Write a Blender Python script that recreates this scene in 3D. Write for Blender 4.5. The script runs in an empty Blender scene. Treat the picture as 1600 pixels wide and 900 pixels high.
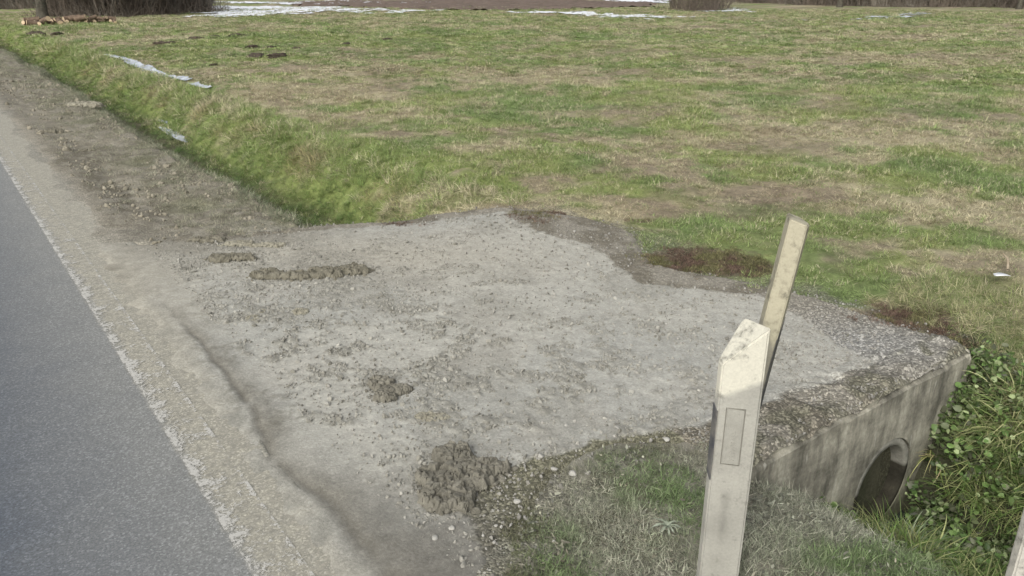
import bpy, bmesh, math, random
import numpy as np
from mathutils import Vector
R = math.radians
S = bpy.context.scene
C = S.collection
rng = np.random.default_rng(7)
random.seed(7)

# ---------------------------------------------------------------- camera, sky, sun, exposure
H = 1.65; F = 1230.0; PITCH = 21.1155; AZ = 36.284      # world: Y runs along the road, X away from it
cd = bpy.data.cameras.new('camera'); cam = bpy.data.objects.new('camera', cd); C.objects.link(cam)
cam.location = (0, 0, H); cam.rotation_euler = (R(90 - PITCH), 0, R(-AZ))
cd.sensor_width = 36; cd.lens = F / 1600 * 36; cd.clip_start = 0.05; cd.clip_end = 2000
S.camera = cam
W = bpy.data.worlds.new('World'); S.world = W; W.use_nodes = True
nt = W.node_tree; bg = nt.nodes['Background']
sky = nt.nodes.new('ShaderNodeTexSky'); sky.sky_type = 'NISHITA'; sky.sun_disc = False
SUN_EL, SUN_AZ = 36, 242         # azimuth clockwise from +Y: light comes over the road, slightly from behind
sky.sun_elevation = R(SUN_EL); sky.sun_rotation = R(SUN_AZ)
sky.dust_density = 4; sky.air_density = 1.0
hs = nt.nodes.new('ShaderNodeHueSaturation'); hs.inputs['Saturation'].default_value = 0.22
nt.links.new(sky.outputs[0], hs.inputs['Color']); nt.links.new(hs.outputs[0], bg.inputs['Color'])
bg.inputs['Strength'].default_value = 0.12
sd = bpy.data.lights.new('sun', 'SUN'); sun = bpy.data.objects.new('sun', sd); C.objects.link(sun)
sd.energy = 1.2; sd.angle = R(24); sd.color = (1, 0.975, 0.925)
_d = Vector((math.sin(R(SUN_AZ)) * math.cos(R(SUN_EL)), math.cos(R(SUN_AZ)) * math.cos(R(SUN_EL)), math.sin(R(SUN_EL))))
sun.rotation_euler = _d.to_track_quat('Z', 'Y').to_euler(); sun.location = (0, 0, 20)
S.view_settings.view_transform = 'Standard'; S.view_settings.look = 'None'
S.view_settings.gamma = 1; S.view_settings.use_curve_mapping = False
S.view_settings.exposure = 0.58
S.render.engine = 'CYCLES'

# ---------------------------------------------------------------- numbers
def gp(px, py, z=0.0):
    p = R(PITCH); a = -R(AZ)
    cx = (px - 800) / F; cy = (450 - py) / F
    x = cx; y = math.cos(p) + cy * math.sin(p); zz = -math.sin(p) + cy * math.cos(p)
    t = (z - H) / zz; x *= t; y *= t
    return (x * math.cos(a) - y * math.sin(a), x * math.sin(a) + y * math.cos(a))

def _h(ix, iy, s):
    n = (ix.astype(np.int64) * 374761393 + iy.astype(np.int64) * 668265263 + s * 974634777) & 0xffffffff
    n = ((n ^ (n >> 13)) * 1274126177) & 0xffffffff
    return ((n ^ (n >> 16)) & 0xffffff) / float(0xffffff)
def vn(x, y, s=0):
    ix = np.floor(x); iy = np.floor(y); fx = x - ix; fy = y - iy
    fx = fx * fx * fx * (fx * (fx * 6 - 15) + 10); fy = fy * fy * fy * (fy * (fy * 6 - 15) + 10)
    a = _h(ix, iy, s); b = _h(ix + 1, iy, s); c = _h(ix, iy + 1, s); d = _h(ix + 1, iy + 1, s)
    return (a * (1 - fx) + b * fx) * (1 - fy) + (c * (1 - fx) + d * fx) * fy
def fbm(x, y, sc, s=0, oct=4, g=0.5):
    t = 0; w = 1; tw = 0; x = np.asarray(x, float) / sc; y = np.asarray(y, float) / sc
    for o in range(oct):
        t = t + w * vn(x + 17.3 * o, y - 9.1 * o, s + o); tw += w; w *= g
        x, y = x * 1.62 + y * 1.17, y * 1.62 - x * 1.17
    return t / tw            # 0..1, mean .5
def sst(a, b, x):
    t = np.clip((x - a) / (b - a), 0, 1); return t * t * (3 - 2 * t)
def mix(a, b, m):
    m = np.asarray(m)[..., None]; return a * (1 - m) + b * m
def rgb(*c): return np.array(c, float)
def sdf_poly(px, py, poly):
    """signed distance (positive inside) of points to a polygon"""
    P = np.array(poly); d = np.full(px.shape, 1e9); ins = np.zeros(px.shape, bool)
    for i in range(len(P)):
        a = P[i]; b = P[(i + 1) % len(P)]; e = b - a
        wx = px - a[0]; wy = py - a[1]
        t = np.clip((wx * e[0] + wy * e[1]) / (e @ e), 0, 1)
        d = np.minimum(d, (wx - e[0] * t) ** 2 + (wy - e[1] * t) ** 2)
        c = ((a[1] <= py) != (b[1] <= py))
        xx = a[0] + (py - a[1]) / np.where(b[1] == a[1], 1e-9, b[1] - a[1]) * e[0]
        ins ^= c & (px < xx)
    d = np.sqrt(d); return np.where(ins, d, -d)

# ---------------------------------------------------------------- the lie of the land
DUST = [(0.45, 6.2), (.9, 5.8), (1.28, 5.42), (1.9, 5.25), (2.6, 4.95), (3.44, 4.8), (3.35, 4.55), (3.37, 4.06), (3.45, 3.75), (3.28, 3.4),
        (3.2, 3.05), (3.57, 2.5), (3.5, 2.15), (3.32, 1.83), (3.3, 1.66), (2.9, 1.66), (2.35, 1.72), (2.05, 1.8), (1.8, 1.93), (1.5, 1.95), (1.25, 1.98), (1.15, 1.8), (1.05, 1.55), (0.9, 1.3), (.85, .2), (.45, .2)]
DRIVE = [(0.55, 5.9), (1.3, 5.5), (1.95, 5.38), (2.6, 5.1), (3.5, 4.98), (3.8, 4.5), (3.95, 3.9), (3.5, 3.25),
         (3.7, 2.72), (3.86, 2.3), (3.84, 1.93), (3.84, 1.6), (3.82, 1.40), (2.14, 1.40), (2.1, 1.72), (1.83, 1.85), (1.55, 1.82), (1.2, 1.68), (0.95, 1.45), (0.9, 0.4), (0.55, 0.3)]
def ditch_far(X):   # lies beyond the driveway
    return np.interp(X, [2.02, 2.3, 2.55, 2.85, 3.02, 3.3, 3.55, 3.9], [0, -.3, -.46, -.47, -.38, -.13, -.04, 0])
def ditch_near(X):
    return np.interp(X, [1.85, 2.24, 2.5, 2.9, 3.08, 3.42, 3.55, 3.7, 3.9, 4.4], [0, -.10, -.30, -.58, -.84, -.86, -.55, -.33, -.16, -.02])
def height(X, Y):
    X = np.asarray(X, float); Y = np.asarray(Y, float)
    wob = (fbm(Y * 0 + 3, Y, 2.2, 5, 2) - .5) * .35 * sst(5.5, 9, Y)
    far = ditch_far(X + wob)
    fe = sst(5.02 - .12 * (X - 2.1), 5.6 - .25 * (X - 2.1), Y)
    z = far * fe
    z = z + ditch_near(X) * (1 - sst(1.5, 1.56, Y))
    f = sst(3.2, 4.2, X)
    z = z + f * ((fbm(X, Y, 1.6, 11, 4) - .5) * .16 + (fbm(X, Y, 14, 12, 2) - .5) * .25 * sst(8, 25, np.hypot(X, Y)))
    z = z - .06 * np.exp(-((X - 4.06) / .16) ** 2) * sst(11, 14, Y)      # a furrow in the meadow
    v = sst(.85, 1.1, X) * (1 - f)
    z = z + v * ((fbm(X, Y, .35, 21, 4) - .5) * .06 + (fbm(X, Y, .08, 23, 3) - .5) * .016)
    q = 1 - sst(.95, 1.3, X); z = z * (1 - q) - .012 + q * (.0262 + (fbm(X, Y, .16, 25, 3) - .5) * .004)
    z = z + sst(3.6, 3.8, X) * (fbm(X, Y, .22, 31, 3) - .5) * .05
    return z
def gauss(X, Y, px, py, rx, ry):
    """a soft patch of ground; centre read off the photograph, radii in metres across / along the view"""
    cx, cy = gp(px, py); dx = X - cx; dy = Y - cy; a = R(AZ)
    u = dx * math.cos(a) - dy * math.sin(a); w = dx * math.sin(a) + dy * math.cos(a)
    return np.exp(-(u / rx) ** 2 - (w / ry) ** 2)
GREEN = [(740, 185, .6, .5), (1370, 142, 1.0, .6), (1490, 262, .7, .4), (850, 95, 3, 1.3), (1500, 378, .3, .2), (1420, 445, .8, .35), (640, 112, .9, .5), (1110, 205, .8, .4),
         (700, 60, 6, 6), (1560, 70, 3, 1.6), (930, 200, .8, .4), (620, 240, .8, .6), (1090, 345, .55, .25), (900, 60, 6, 3), (430, 60, 4, 4), (1340, 350, .5, .2), (870, 345, .3, .1), (1450, 30, 3, 4)]
STRAW = [(740, 105, 1.8, 1.0), (500, 140, 1.3, 1.2), (960, 62, 3, 2), (1300, 300, .8, .4), (1200, 215, .8, .6), (1440, 330, .8, .35), (1200, 300, .5, .3), (1330, 215, .9, .5), (820, 118, 1.5, .7),
         (1100, 120, 1.5, .7), (760, 232, .6, .3), (1500, 190, 1, .5), (1550, 400, .6, .3), (260, 62, 1.6, 2.2), (1250, 90, 3, 1), (1580, 330, .6, .4), (560, 180, .5, .4), (1040, 265, .5, .25), (160, 30, 3.5, 2.5)]
BROWN = [(1240, 295, .5, .25), (1200, 395, .35, .15), (1300, 430, .5, .15), (1180, 300, .3, .15), (1560, 215, .5, .4), (1050, 330, .3, .1), (1590, 190, .6, .8), (1440, 270, .35, .2), (1150, 385, .35, .12), (1280, 400, .5, .25), (800, 215, .5, .3), (1380, 110, 1.2, .6), (1050, 42, 5, 2), (420, 82, 1.6, .7)]
MOSS = [(835, 337, .26, .2), (1085, 405, .42, .24), (1160, 420, .2, .12), (1420, 497, .36, .18), (1500, 540, .18, .14), (640, 352, .22, .05), (1000, 338, .12, .05)]
def sumg(L, X, Y):
    m = 0
    for a in L: m = m + gauss(X, Y, *a)
    return np.clip(m, 0, 1)
def field_mix(X, Y):
    """green / straw / brown / moss shares of the meadow"""
    n1 = fbm(X, Y, 2.4, 41, 5); n2 = fbm(X, Y, .7, 47, 4); n3 = fbm(X, Y, .22, 49, 3)
    g = sumg(GREEN, X, Y); s = sumg(STRAW, X, Y); b = sumg(BROWN, X, Y)
    bank = sst(2.6, 2.9, X) * (1 - sst(3.9, 4.25, X)) * sst(4.7, 5.2, Y)
    dry = (n1 - .5) * 1.5 + (n2 - .5) * 2.0 + (n3 - .5) * 1.7 + .40 + .10 * sst(4, 14, X - Y) + .75 * s - .6 * g - .55 * bank
    dry = sst(.0, .85, dry)
    br = sst(.53, .70, fbm(X, Y, 1.3, 53, 4) + .22 * b - .12 * g - .2 * bank + (n3 - .5) * .3)
    mo = sst(.30, .62, sumg(MOSS, X, Y) + (fbm(X, Y, .12, 59, 3) - .5) * .5)
    return dry, br, mo, bank
def field_rgb(X, Y, jit=0):
    dry, br, mo, bank = field_mix(X, Y)
    hue = fbm(X, Y, 1.1, 61, 3)
    g = mix(rgb(.185, .245, .095), rgb(.265, .30, .115), sst(.35, .65, hue))
    g = mix(g, rgb(.225, .275, .090), bank * .7)
    c = mix(g, mix(rgb(.43, .385, .255), rgb(.34, .29, .195), sst(.3, .7, fbm(X, Y, .5, 67, 3))), dry)
    c = mix(c, rgb(.24, .19, .14), br * .5)
    c = mix(c, rgb(.14, .102, .078), mo * .85)
    return c
def ground_rgb(X, Y):
    c = field_rgb(X, Y) * (.55 + .5 * fbm(X, Y, .09, 71, 4))[..., None]
    # roadside verge, muddy and dusty
    n = fbm(X, Y * .35, .35, 73, 4); n2 = fbm(X, Y, .09, 75, 3)
    v = mix(rgb(.225, .205, .160), rgb(.155, .140, .105), sst(.35, .65, n))
    v = mix(v, rgb(.29, .27, .22), sst(.55, .75, n2 * .6 + n * .1 + .25) * .7)
    v = mix(v, rgb(.16, .165, .10), sst(.5, .7, fbm(X, Y, .5, 79, 3)) * sst(1.2, 1.6, X) * .6)
    vm = 1 - sst(1.95, 2.25, X + (n - .5) * .4)
    vm = vm * sst(4.5, 5.0, Y)
    c = mix(c, v, vm)
    c = mix(c, rgb(.105, .10, .065), sst(1.98, 2.1, X) * (1 - sst(2.4, 2.55, X)) * sst(5.3, 5.6, Y) * .75)
    # ditch bottom, wet
    z = height(X, Y)
    c = mix(c, rgb(.05, .055, .03), sst(.36, .5, -z) * .8)
    # the near mound by the posts: silty, frosty
    nm = (1 - sst(2.5, 2.9, X)) * (1 - sst(1.9, 2.1, Y))
    m = mix(rgb(.16, .155, .11), rgb(.27, .26, .21), sst(.4, .62, fbm(X, Y, .14, 83, 4)))
    c = mix(c, m, nm)
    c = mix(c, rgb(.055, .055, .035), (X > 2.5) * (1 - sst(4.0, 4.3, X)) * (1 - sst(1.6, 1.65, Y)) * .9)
    # verge of road: damp silt
    st = fbm(X, Y * .6, .25, 85, 4)
    c = mix(c, mix(rgb(.20, .185, .15), rgb(.33, .305, .25), sst(.4, .6, st)), (1 - sst(.85, 1.15, X + (st - .5) * .5)) * .85)
    c = mix(c, mix(rgb(.25, .243, .21), rgb(.33, .315, .265), st), (1 - sst(.78, .95, X + (st - .5) * .3)) * .8)
    c = mix(c, rgb(.27, .255, .21), np.exp(-np.clip((Y - 5.45) / .35, 0, 9) ** 2) * (X < 2.2) * sst(.35, .6, st) * .8)
    c = mix(c, rgb(.19, .175, .145), sst(3.5, 3.6, X) * (1 - sst(3.85, 4.0, X + (n2 - .5) * .2)) * (1 - sst(4.6, 4.9, Y)) * sst(1.5, 1.7, Y) * (1 - sumg(MOSS, X, Y)) * .6)
    return c

# ---------------------------------------------------------------- materials
def new_mat(name):
    m = bpy.data.materials.new(name); m.use_nodes = True
    return m, m.node_tree.nodes, m.node_tree.links, m.node_tree.nodes['Principled BSDF']
def N(ns, t, **kw):
    n = ns.new(t)
    for k, v in kw.items():
        if k in n.inputs: n.inputs[k].default_value = v
        else: setattr(n, k, v)
    return n
def mul(ns, lk, a, b, t='MULTIPLY'):
    n = ns.new('ShaderNodeMix'); n.data_type = 'RGBA'; n.blend_type = t; n.inputs[0].default_value = 1
    lk.new(a, n.inputs[6]); lk.new(b, n.inputs[7]); return n.outputs[2]
def ramp(ns, lk, src, stops):
    r = ns.new('ShaderNodeValToRGB'); e = r.color_ramp.elements
    while len(e) < len(stops): e.new(.5)
    for i, (p, c) in enumerate(stops):
        e[i].position = p; e[i].color = (c, c, c, 1) if not hasattr(c, '__len__') else (*c, 1)
    lk.new(src, r.inputs[0]); return r.outputs[0]
def coords(ns):
    return ns.new('ShaderNodeTexCoord').outputs['Object']

def mat_soil(name, fine=60, bump=.5, dist=.012, speck=(.72, 1.28), grav=True):
    m, ns, lk, b = new_mat(name); co = coords(ns)
    at = ns.new('ShaderNodeAttribute'); at.attribute_name = 'Col'
    n1 = N(ns, 'ShaderNodeTexNoise', Scale=fine, Detail=8, Roughness=.7); lk.new(co, n1.inputs['Vector'])
    n2 = N(ns, 'ShaderNodeTexNoise', Scale=fine * .16, Detail=6, Roughness=.6); lk.new(co, n2.inputs['Vector'])
    c = mul(ns, lk, at.outputs['Color'], ramp(ns, lk, n1.outputs['Fac'], [(.3, speck[0]), (.7, speck[1])]))
    c = mul(ns, lk, c, ramp(ns, lk, n2.outputs['Fac'], [(.3, .86), (.7, 1.14)]))
    hgt = n1.outputs['Fac']
    if grav:
        ga = ns.new('ShaderNodeAttribute'); ga.attribute_name = 'gr'
        vo = N(ns, 'ShaderNodeTexVoronoi', Scale=110); lk.new(co, vo.inputs['Vector'])
        sep = ns.new('ShaderNodeSeparateColor'); lk.new(vo.outputs['Color'], sep.inputs[0])
        st = ramp(ns, lk, sep.outputs[0], [(.0, .55), (.6, .95), (1, 1.9)])
        g = mul(ns, lk, c, st)
        mx = ns.new('ShaderNodeMix'); mx.data_type = 'RGBA'; lk.new(ga.outputs['Fac'], mx.inputs[0]); lk.new(c, mx.inputs[6]); lk.new(g, mx.inputs[7]); c = mx.outputs[2]
        vm = N(ns, 'ShaderNodeMath', operation='MULTIPLY_ADD'); lk.new(vo.outputs['Distance'], vm.inputs[0]); vm.inputs[1].default_value = -.8; lk.new(n1.outputs['Fac'], vm.inputs[2])
        mh = ns.new('ShaderNodeMix'); lk.new(ga.outputs['Fac'], mh.inputs[0]); lk.new(n1.outputs['Fac'], mh.inputs[2]); lk.new(vm.outputs[0], mh.inputs[3]); hgt = mh.outputs[0]
    lk.new(c, b.inputs['Base Color'])
    bp = N(ns, 'ShaderNodeBump', Strength=bump, Distance=dist); lk.new(hgt, bp.inputs['Height']); lk.new(bp.outputs[0], b.inputs['Normal'])
    b.inputs['Roughness'].default_value = .95; b.inputs['Specular IOR Level'].default_value = .15
    return m

def mat_blade(name, trans=.25, rough=.6):
    """leaf and blade colour: two tints per clump, mixed blade by blade"""
    m, ns, lk, b = new_mat(name)
    t1 = ns.new('ShaderNodeAttribute'); t1.attribute_type = 'INSTANCER'; t1.attribute_name = 'tint'
    t2 = ns.new('ShaderNodeAttribute'); t2.attribute_type = 'INSTANCER'; t2.attribute_name = 'tint2'
    bv = ns.new('ShaderNodeAttribute'); bv.attribute_name = 'bv'
    bw = ns.new('ShaderNodeAttribute'); bw.attribute_name = 'bw'
    mx = ns.new('ShaderNodeMix'); mx.data_type = 'RGBA'
    f = ramp(ns, lk, bv.outputs['Fac'], [(.45, 0.0), (.62, 1.0)])
    lk.new(f, mx.inputs[0]); lk.new(t1.outputs['Color'], mx.inputs[6]); lk.new(t2.outputs['Color'], mx.inputs[7])
    c = mul(ns, lk, mx.outputs[2], ramp(ns, lk, bw.outputs['Fac'], [(0, .5), (1, 1.6)]))
    lk.new(c, b.inputs['Base Color']); b.inputs['Roughness'].default_value = rough; b.inputs['Specular IOR Level'].default_value = .25
    if trans:
        tr = ns.new('ShaderNodeBsdfTranslucent'); lk.new(c, tr.inputs['Color'])
        ms = ns.new('ShaderNodeMixShader'); ms.inputs[0].default_value = trans
        out = [n for n in ns if n.type == 'OUTPUT_MATERIAL'][0]
        lk.new(b.outputs[0], ms.inputs[1]); lk.new(tr.outputs[0], ms.inputs[2]); lk.new(ms.outputs[0], out.inputs['Surface'])
    return m

def mat_plain(name, col, col2=None, scale=8, rough=.9, bump=.3, dist=.01, stops=(.35, .65), spec=.2, detail=6):
    m, ns, lk, b = new_mat(name); co = coords(ns)
    n1 = N(ns, 'ShaderNodeTexNoise', Scale=scale, Detail=detail, Roughness=.65); lk.new(co, n1.inputs['Vector'])
    r = ns.new('ShaderNodeValToRGB'); r.color_ramp.elements[0].position = stops[0]; r.color_ramp.elements[1].position = stops[1]
    r.color_ramp.elements[0].color = (*col, 1); r.color_ramp.elements[1].color = (*(col2 or [c * 1.3 for c in col]), 1)
    lk.new(n1.outputs['Fac'], r.inputs[0]); lk.new(r.outputs[0], b.inputs['Base Color'])
    n2 = N(ns, 'ShaderNodeTexNoise', Scale=scale * 5, Detail=6, Roughness=.7); lk.new(co, n2.inputs['Vector'])
    bp = N(ns, 'ShaderNodeBump', Strength=bump, Distance=dist); lk.new(n2.outputs['Fac'], bp.inputs['Height']); lk.new(bp.outputs[0], b.inputs['Normal'])
    b.inputs['Roughness'].default_value = rough; b.inputs['Specular IOR Level'].default_value = spec
    return m

# ---------------------------------------------------------------- object helpers
def tag(o, label=None, cat=None, group=None, kind=None):
    if label: o['label'] = label
    if cat: o['category'] = cat
    if group: o['group'] = group
    if kind: o['kind'] = kind
    return o
def mesh_from(name, V, Fc, mat, parent=None, smooth=False, attrs=None, link=True):
    me = bpy.data.meshes.new(name)
    V = np.asarray(V, np.float32)
    if isinstance(Fc, np.ndarray):
        k = Fc.shape[1]; n = len(Fc)
        me.vertices.add(len(V)); me.vertices.foreach_set('co', V.ravel())
        me.loops.add(n * k); me.loops.foreach_set('vertex_index', Fc.astype(np.int32).ravel())
        me.polygons.add(n); me.polygons.foreach_set('loop_start', np.arange(0, n * k, k, dtype=np.int32))
        me.update(calc_edges=True)
    else:
        me.from_pydata([tuple(map(float, v)) for v in V], [], [tuple(map(int, f)) for f in Fc]); me.update()
    me.polygons.foreach_set('use_smooth', [smooth] * len(me.polygons))
    for k, a in (attrs or {}).items():
        a = np.asarray(a, np.float32)
        if a.ndim == 2:
            if a.shape[1] == 3: a = np.concatenate([a, np.ones((len(a), 1), np.float32)], 1)
            at = me.attributes.new(k, 'FLOAT_COLOR', 'POINT'); at.data.foreach_set('color', a.ravel())
        else:
            at = me.attributes.new(k, 'FLOAT', 'POINT'); at.data.foreach_set('value', a)
    if mat: me.materials.append(mat)
    o = bpy.data.objects.new(name, me)
    if link: C.objects.link(o)
    if parent: o.parent = parent
    return o
def grid_faces(nx, ny):
    i = np.arange(nx * ny).reshape(ny, nx)
    return np.stack([i[:-1, :-1].ravel(), i[:-1, 1:].ravel(), i[1:, 1:].ravel(), i[1:, :-1].ravel()], 1)
def empty(name, loc, rz=0):
    o = bpy.data.objects.new(name, None); C.objects.link(o); o.location = loc; o.rotation_euler = (0, 0, rz); o.empty_display_size = .1
    return o
def compact(V, Fc, *arr):
    used = np.unique(Fc); mp = np.full(len(V), -1); mp[used] = np.arange(len(used))
    return (V[used], mp[Fc]) + tuple(a[used] for a in arr)

# ---------------------------------------------------------------- ground
def steps(a, b, d0, g, dmax=1e9):
    out = [a]; d = d0
    while out[-1] < b: out.append(out[-1] + d); d = min(d * g, dmax)
    return out
xs = np.array(sorted(set([-60., -30, -15, -8, -4, -1, 0, .4]) | set(np.round(np.arange(.6, 5.4, .016), 4)) | set(steps(5.42, 330, .02, 1.045))))
ys = np.array(sorted(set([-80., -40, -20, -10, -6, -4, -3, -2]) | set(np.round(np.arange(-1.5, .6, .05), 4)) | set(np.round(np.arange(.6, 7, .018), 4)) | set(steps(7.02, 330, .02, 1.025))))
GX, GY = np.meshgrid(xs, ys); GZ = height(GX, GY)
dd = sdf_poly(GX, GY, DRIVE)
GZ = GZ - .05 * sst(.03, .12, dd) * (GX < 4.2)
GZ = GZ - .006 * (1 - sst(.72, .86, GX + (fbm(GX, GY * .6, .16, 27, 4) - .5) * .30)) - .07 * (GX < .62)
V = np.stack([GX.ravel(), GY.ravel(), GZ.ravel()], 1)
colr = ground_rgb(GX.ravel(), GY.ravel())
gr = .35 * (GX.ravel() < 2.2) * (GY.ravel() > 4) + .8 * ((GX.ravel() < 1.6) & (GY.ravel() < 2.1)) + .7 * ((GX.ravel() > 3.3) & (GX.ravel() < 4.1) & (GY.ravel() > 1.5) & (GY.ravel() < 5))
M_SOIL = mat_soil('meadow_soil', fine=45, bump=.7, dist=.02)
g = mesh_from('ground', V, grid_faces(len(xs), len(ys)), M_SOIL, smooth=True, attrs={'Col': colr, 'gr': np.clip(gr, 0, 1)})
tag(g, kind='structure')

# driveway ------------------------------------------------------------
dx = np.arange(.5, 4.1, .0105); dy = np.arange(.25, 6.1, .0105)
X, Y = np.meshgrid(dx, dy)
wig = (fbm(X, Y, .25, 91, 4) - .5) * .22
sd_ = sdf_poly(X, Y, DRIVE) + (wig * .5 + wig * 2.2 * sst(2.1, 1.7, X) * sst(4.6, 5.0, Y)) * np.clip((sdf_poly(X, Y, [(.5, 6.2), (5, 6.2), (5, 1.85), (.5, 1.85)]) > 0) + 0., 0, 1)
du = sdf_poly(X, Y, DUST) + wig * .45 + (fbm(X, Y, .06, 89, 3) - .5) * .07
# keep the edge at the headwall and the tarmac straight
dust = sst(-.012, .02, du)
n_f = fbm(X, Y, .03, 93, 4); n_m = fbm(X, Y, .12, 95, 4); n_l = fbm(X, Y, .8, 97, 4)
clodm = sst(.50, .66, n_m + (n_l - .5) * .55 + (fbm(X, Y, .03, 99, 3) - .5) * .5) * dust
rough_zone = np.clip(gauss(X, Y, 470, 540, .8, 1.0) + gauss(X, Y, 800, 600, .5, .4) + gauss(X, Y, 1250, 640, .5, .3) * .6 + .35, 0, 1)
clodm = clodm * rough_zone
groove = np.exp(-((X - .80 - (fbm(X * 0, Y, .5, 101, 4) - .5) * .16) / (.016 + .02 * (1 - sst(1.5, 3.5, Y)))) ** 2) * (1 - sst(3.6, 4.9, Y)) * sst(.32, .56, fbm(X, Y, .12, 102, 3) + .1)
grit = fbm(X, Y, .022, 103, 2); grit2 = 1 - 2 * np.abs(fbm(X, Y, .045, 104, 3) - .5)
near_road = 1 - sst(.86, 1.05, X)
Z = .006 + (n_l - .5) * .012 + (clodm * .007 * sst(.45, .75, grit) + clodm * .004 * sst(.8, 1, grit2) + (grit - .5) * .004 + (n_f - .5) * .003) * (1 - .8 * near_road)
Z = Z + (1 - dust) * ((fbm(X, Y, .018, 105, 3) - .5) * .012)
Z = Z * (1 - near_road) + .0145 * near_road + (grit - .5) * .002 * near_road - groove * .0045 * (.4 + 1.6 * n_m)
Z = Z + height(X, Y) * 0 - .022 * (1 - sst(-.01, .05, sd_)) * (X > .9)
Z = Z - .006 * (1 - sst(.64, .76, X + (fbm(X, Y, .12, 27, 4) - .5) * .16))
wallw = (1 - sst(1.55, 1.9, Y)) * sst(2.0, 2.3, X)       # stony ridge behind the headwall
Z = Z + wallw * (.012 + .05 * (fbm(X, Y, .07, 107, 3) - .45)) - .03 * (1 - sst(1.465, 1.50, Y)) * (X > 2.1)
c = mix(rgb(.385, .375, .33), rgb(.345, .34, .305), sst(.35, .65, n_l))
c = mix(c, rgb(.375, .36, .315), sst(.6, .7, fbm(X, Y, .35, 109, 3)) * .5)
far_l = gauss(X, Y, 560, 400, 1.2, .5); c = mix(c, rgb(.37, .34, .275), far_l * .6)
c = mix(c, rgb(.20, .192, .16), clodm * (.16 + .55 * sst(.4, .65, grit)))
c = mix(c, rgb(.24, .23, .195), sst(.52, .66, fbm(X, Y, .45, 114, 5)) * .35)
wet = mix(rgb(.165, .150, .118), rgb(.235, .218, .18), sst(.4, .6, fbm(X, Y, .2, 111, 4)))
wet = mix(wet, rgb(.15, .145, .10), (Y < 2.1) * (X < 2.1) * .9)
wet = mix(wet, rgb(.26, .255, .235), gauss(X, Y, 1330, 540, .5, .3))
wet = mix(wet, rgb(.13, .125, .09), sst(.06, -.0, np.abs(Y - 1.52) - .08) * sst(2, 2.2, X) * sst(.4, .55, n_m) * .8)
c = mix(wet, c, dust)
c = mix(c, mix(rgb(.27, .262, .225), rgb(.355, .338, .285), sst(.35, .65, n_m)), (1 - sst(.70, .80, X + (n_m - .5) * .12 - (fbm(X * 0, Y, .5, 101, 4) - .5) * .16)) * .9)
c = mix(c, rgb(.41, .375, .295), (1 - sst(.9, 1.2, X)) * sst(3.2, 4.6, Y) * .3)
c = mix(c, rgb(.14, .13, .107), groove * .75)
ck = X - .82 - (fbm(X * 0, Y, .5, 101, 4) - .5) * .16; cw = .03 + .07 * (1 - sst(1.6, 4.2, Y))
c = mix(c, rgb(.165, .155, .128), np.exp(-(np.where(ck < 0, ck * 1.8, ck * .8) / cw) ** 2) * (1 - sst(3.4, 5.0, Y)) * (.3 + .9 * n_m) * .8)
nearp = (1 - sst(1.5, 2.5, Y + (n_m - .5) * .6)) * (1 - sst(1.05, 1.45, X)) * sst(.78, .9, X + (n_m - .5) * .1); c = mix(c, rgb(.145, .136, .115), nearp * .8)
c = mix(c, rgb(.17, .155, .12), (1 - sst(.0, .45, sdf_poly(X, Y, DUST) + (n_m - .5) * .5)) * sst(4.4, 5.2, Y) * (1 - sst(1.9, 2.4, X)) * .55)
keep = (sd_ > -.02)
keep &= ~((Y < 1.468) & (X > 2.13)) & ~(X > 3.86)
Fc = grid_faces(len(dx), len(dy)); k = keep.ravel(); Fc = Fc[k[Fc].all(1)]
V = np.stack([X.ravel(), Y.ravel(), Z.ravel()], 1)
V, Fc, cc, gg = compact(V, Fc, c.reshape(-1, 3), np.clip((1 - dust) * (.25 + .65 * (1 - sst(2.0, 2.6, Y))) + wallw * .4 + .15, 0, 1).ravel())
M_DRIVE = mat_soil('driveway_dust', fine=90, bump=.55, dist=.006, speck=(.84, 1.16))
g = mesh_from('driveway', V, Fc, M_DRIVE, smooth=True, attrs={'Col': cc, 'gr': gg}); tag(g, kind='structure')
DRV = lambda x, y: .006

# road -----------------------------------------------------------------
rx = np.array(sorted(list(np.arange(-.6, .9, .02)) + [-7.2, -7, -5, -3, -1.5]))
ry = np.array(sorted(list(np.arange(-1, 8, .04)) + list(steps(8.04, 400, .05, 1.05)) + [-60, -30, -12, -6, -3]))
X, Y = np.meshgrid(rx, ry)
edge = .80 + (fbm(X * 0, Y, .5, 101, 4) - .5) * .06 + .2 * sst(4.8, 5.6, Y)
Xr = np.where(X > .6, .6 + (X - .6) / (.88 - .6) * (edge - .6), X)
Z = .012 + (fbm(Xr, Y, .12, 121, 3) - .5) * .003 - .04 * sst(.84, .88, X)
V = np.stack([Xr.ravel(), Y.ravel(), Z.ravel()], 1)
m, ns, lk, b = new_mat('asphalt'); co = coords(ns)
sx = ns.new('ShaderNodeSeparateXYZ'); lk.new(co, sx.inputs[0])
n0 = N(ns, 'ShaderNodeTexNoise', Scale=3.2, Detail=8, Roughness=.65); lk.new(co, n0.inputs['Vector'])
n1 = N(ns, 'ShaderNodeTexNoise', Scale=150, Detail=5, Roughness=.75); lk.new(co, n1.inputs['Vector'])
n2 = N(ns, 'ShaderNodeTexNoise', Scale=28, Detail=6, Roughness=.7); lk.new(co, n2.inputs['Vector'])
vo = N(ns, 'ShaderNodeTexVoronoi', Scale=150); lk.new(co, vo.inputs['Vector'])
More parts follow.
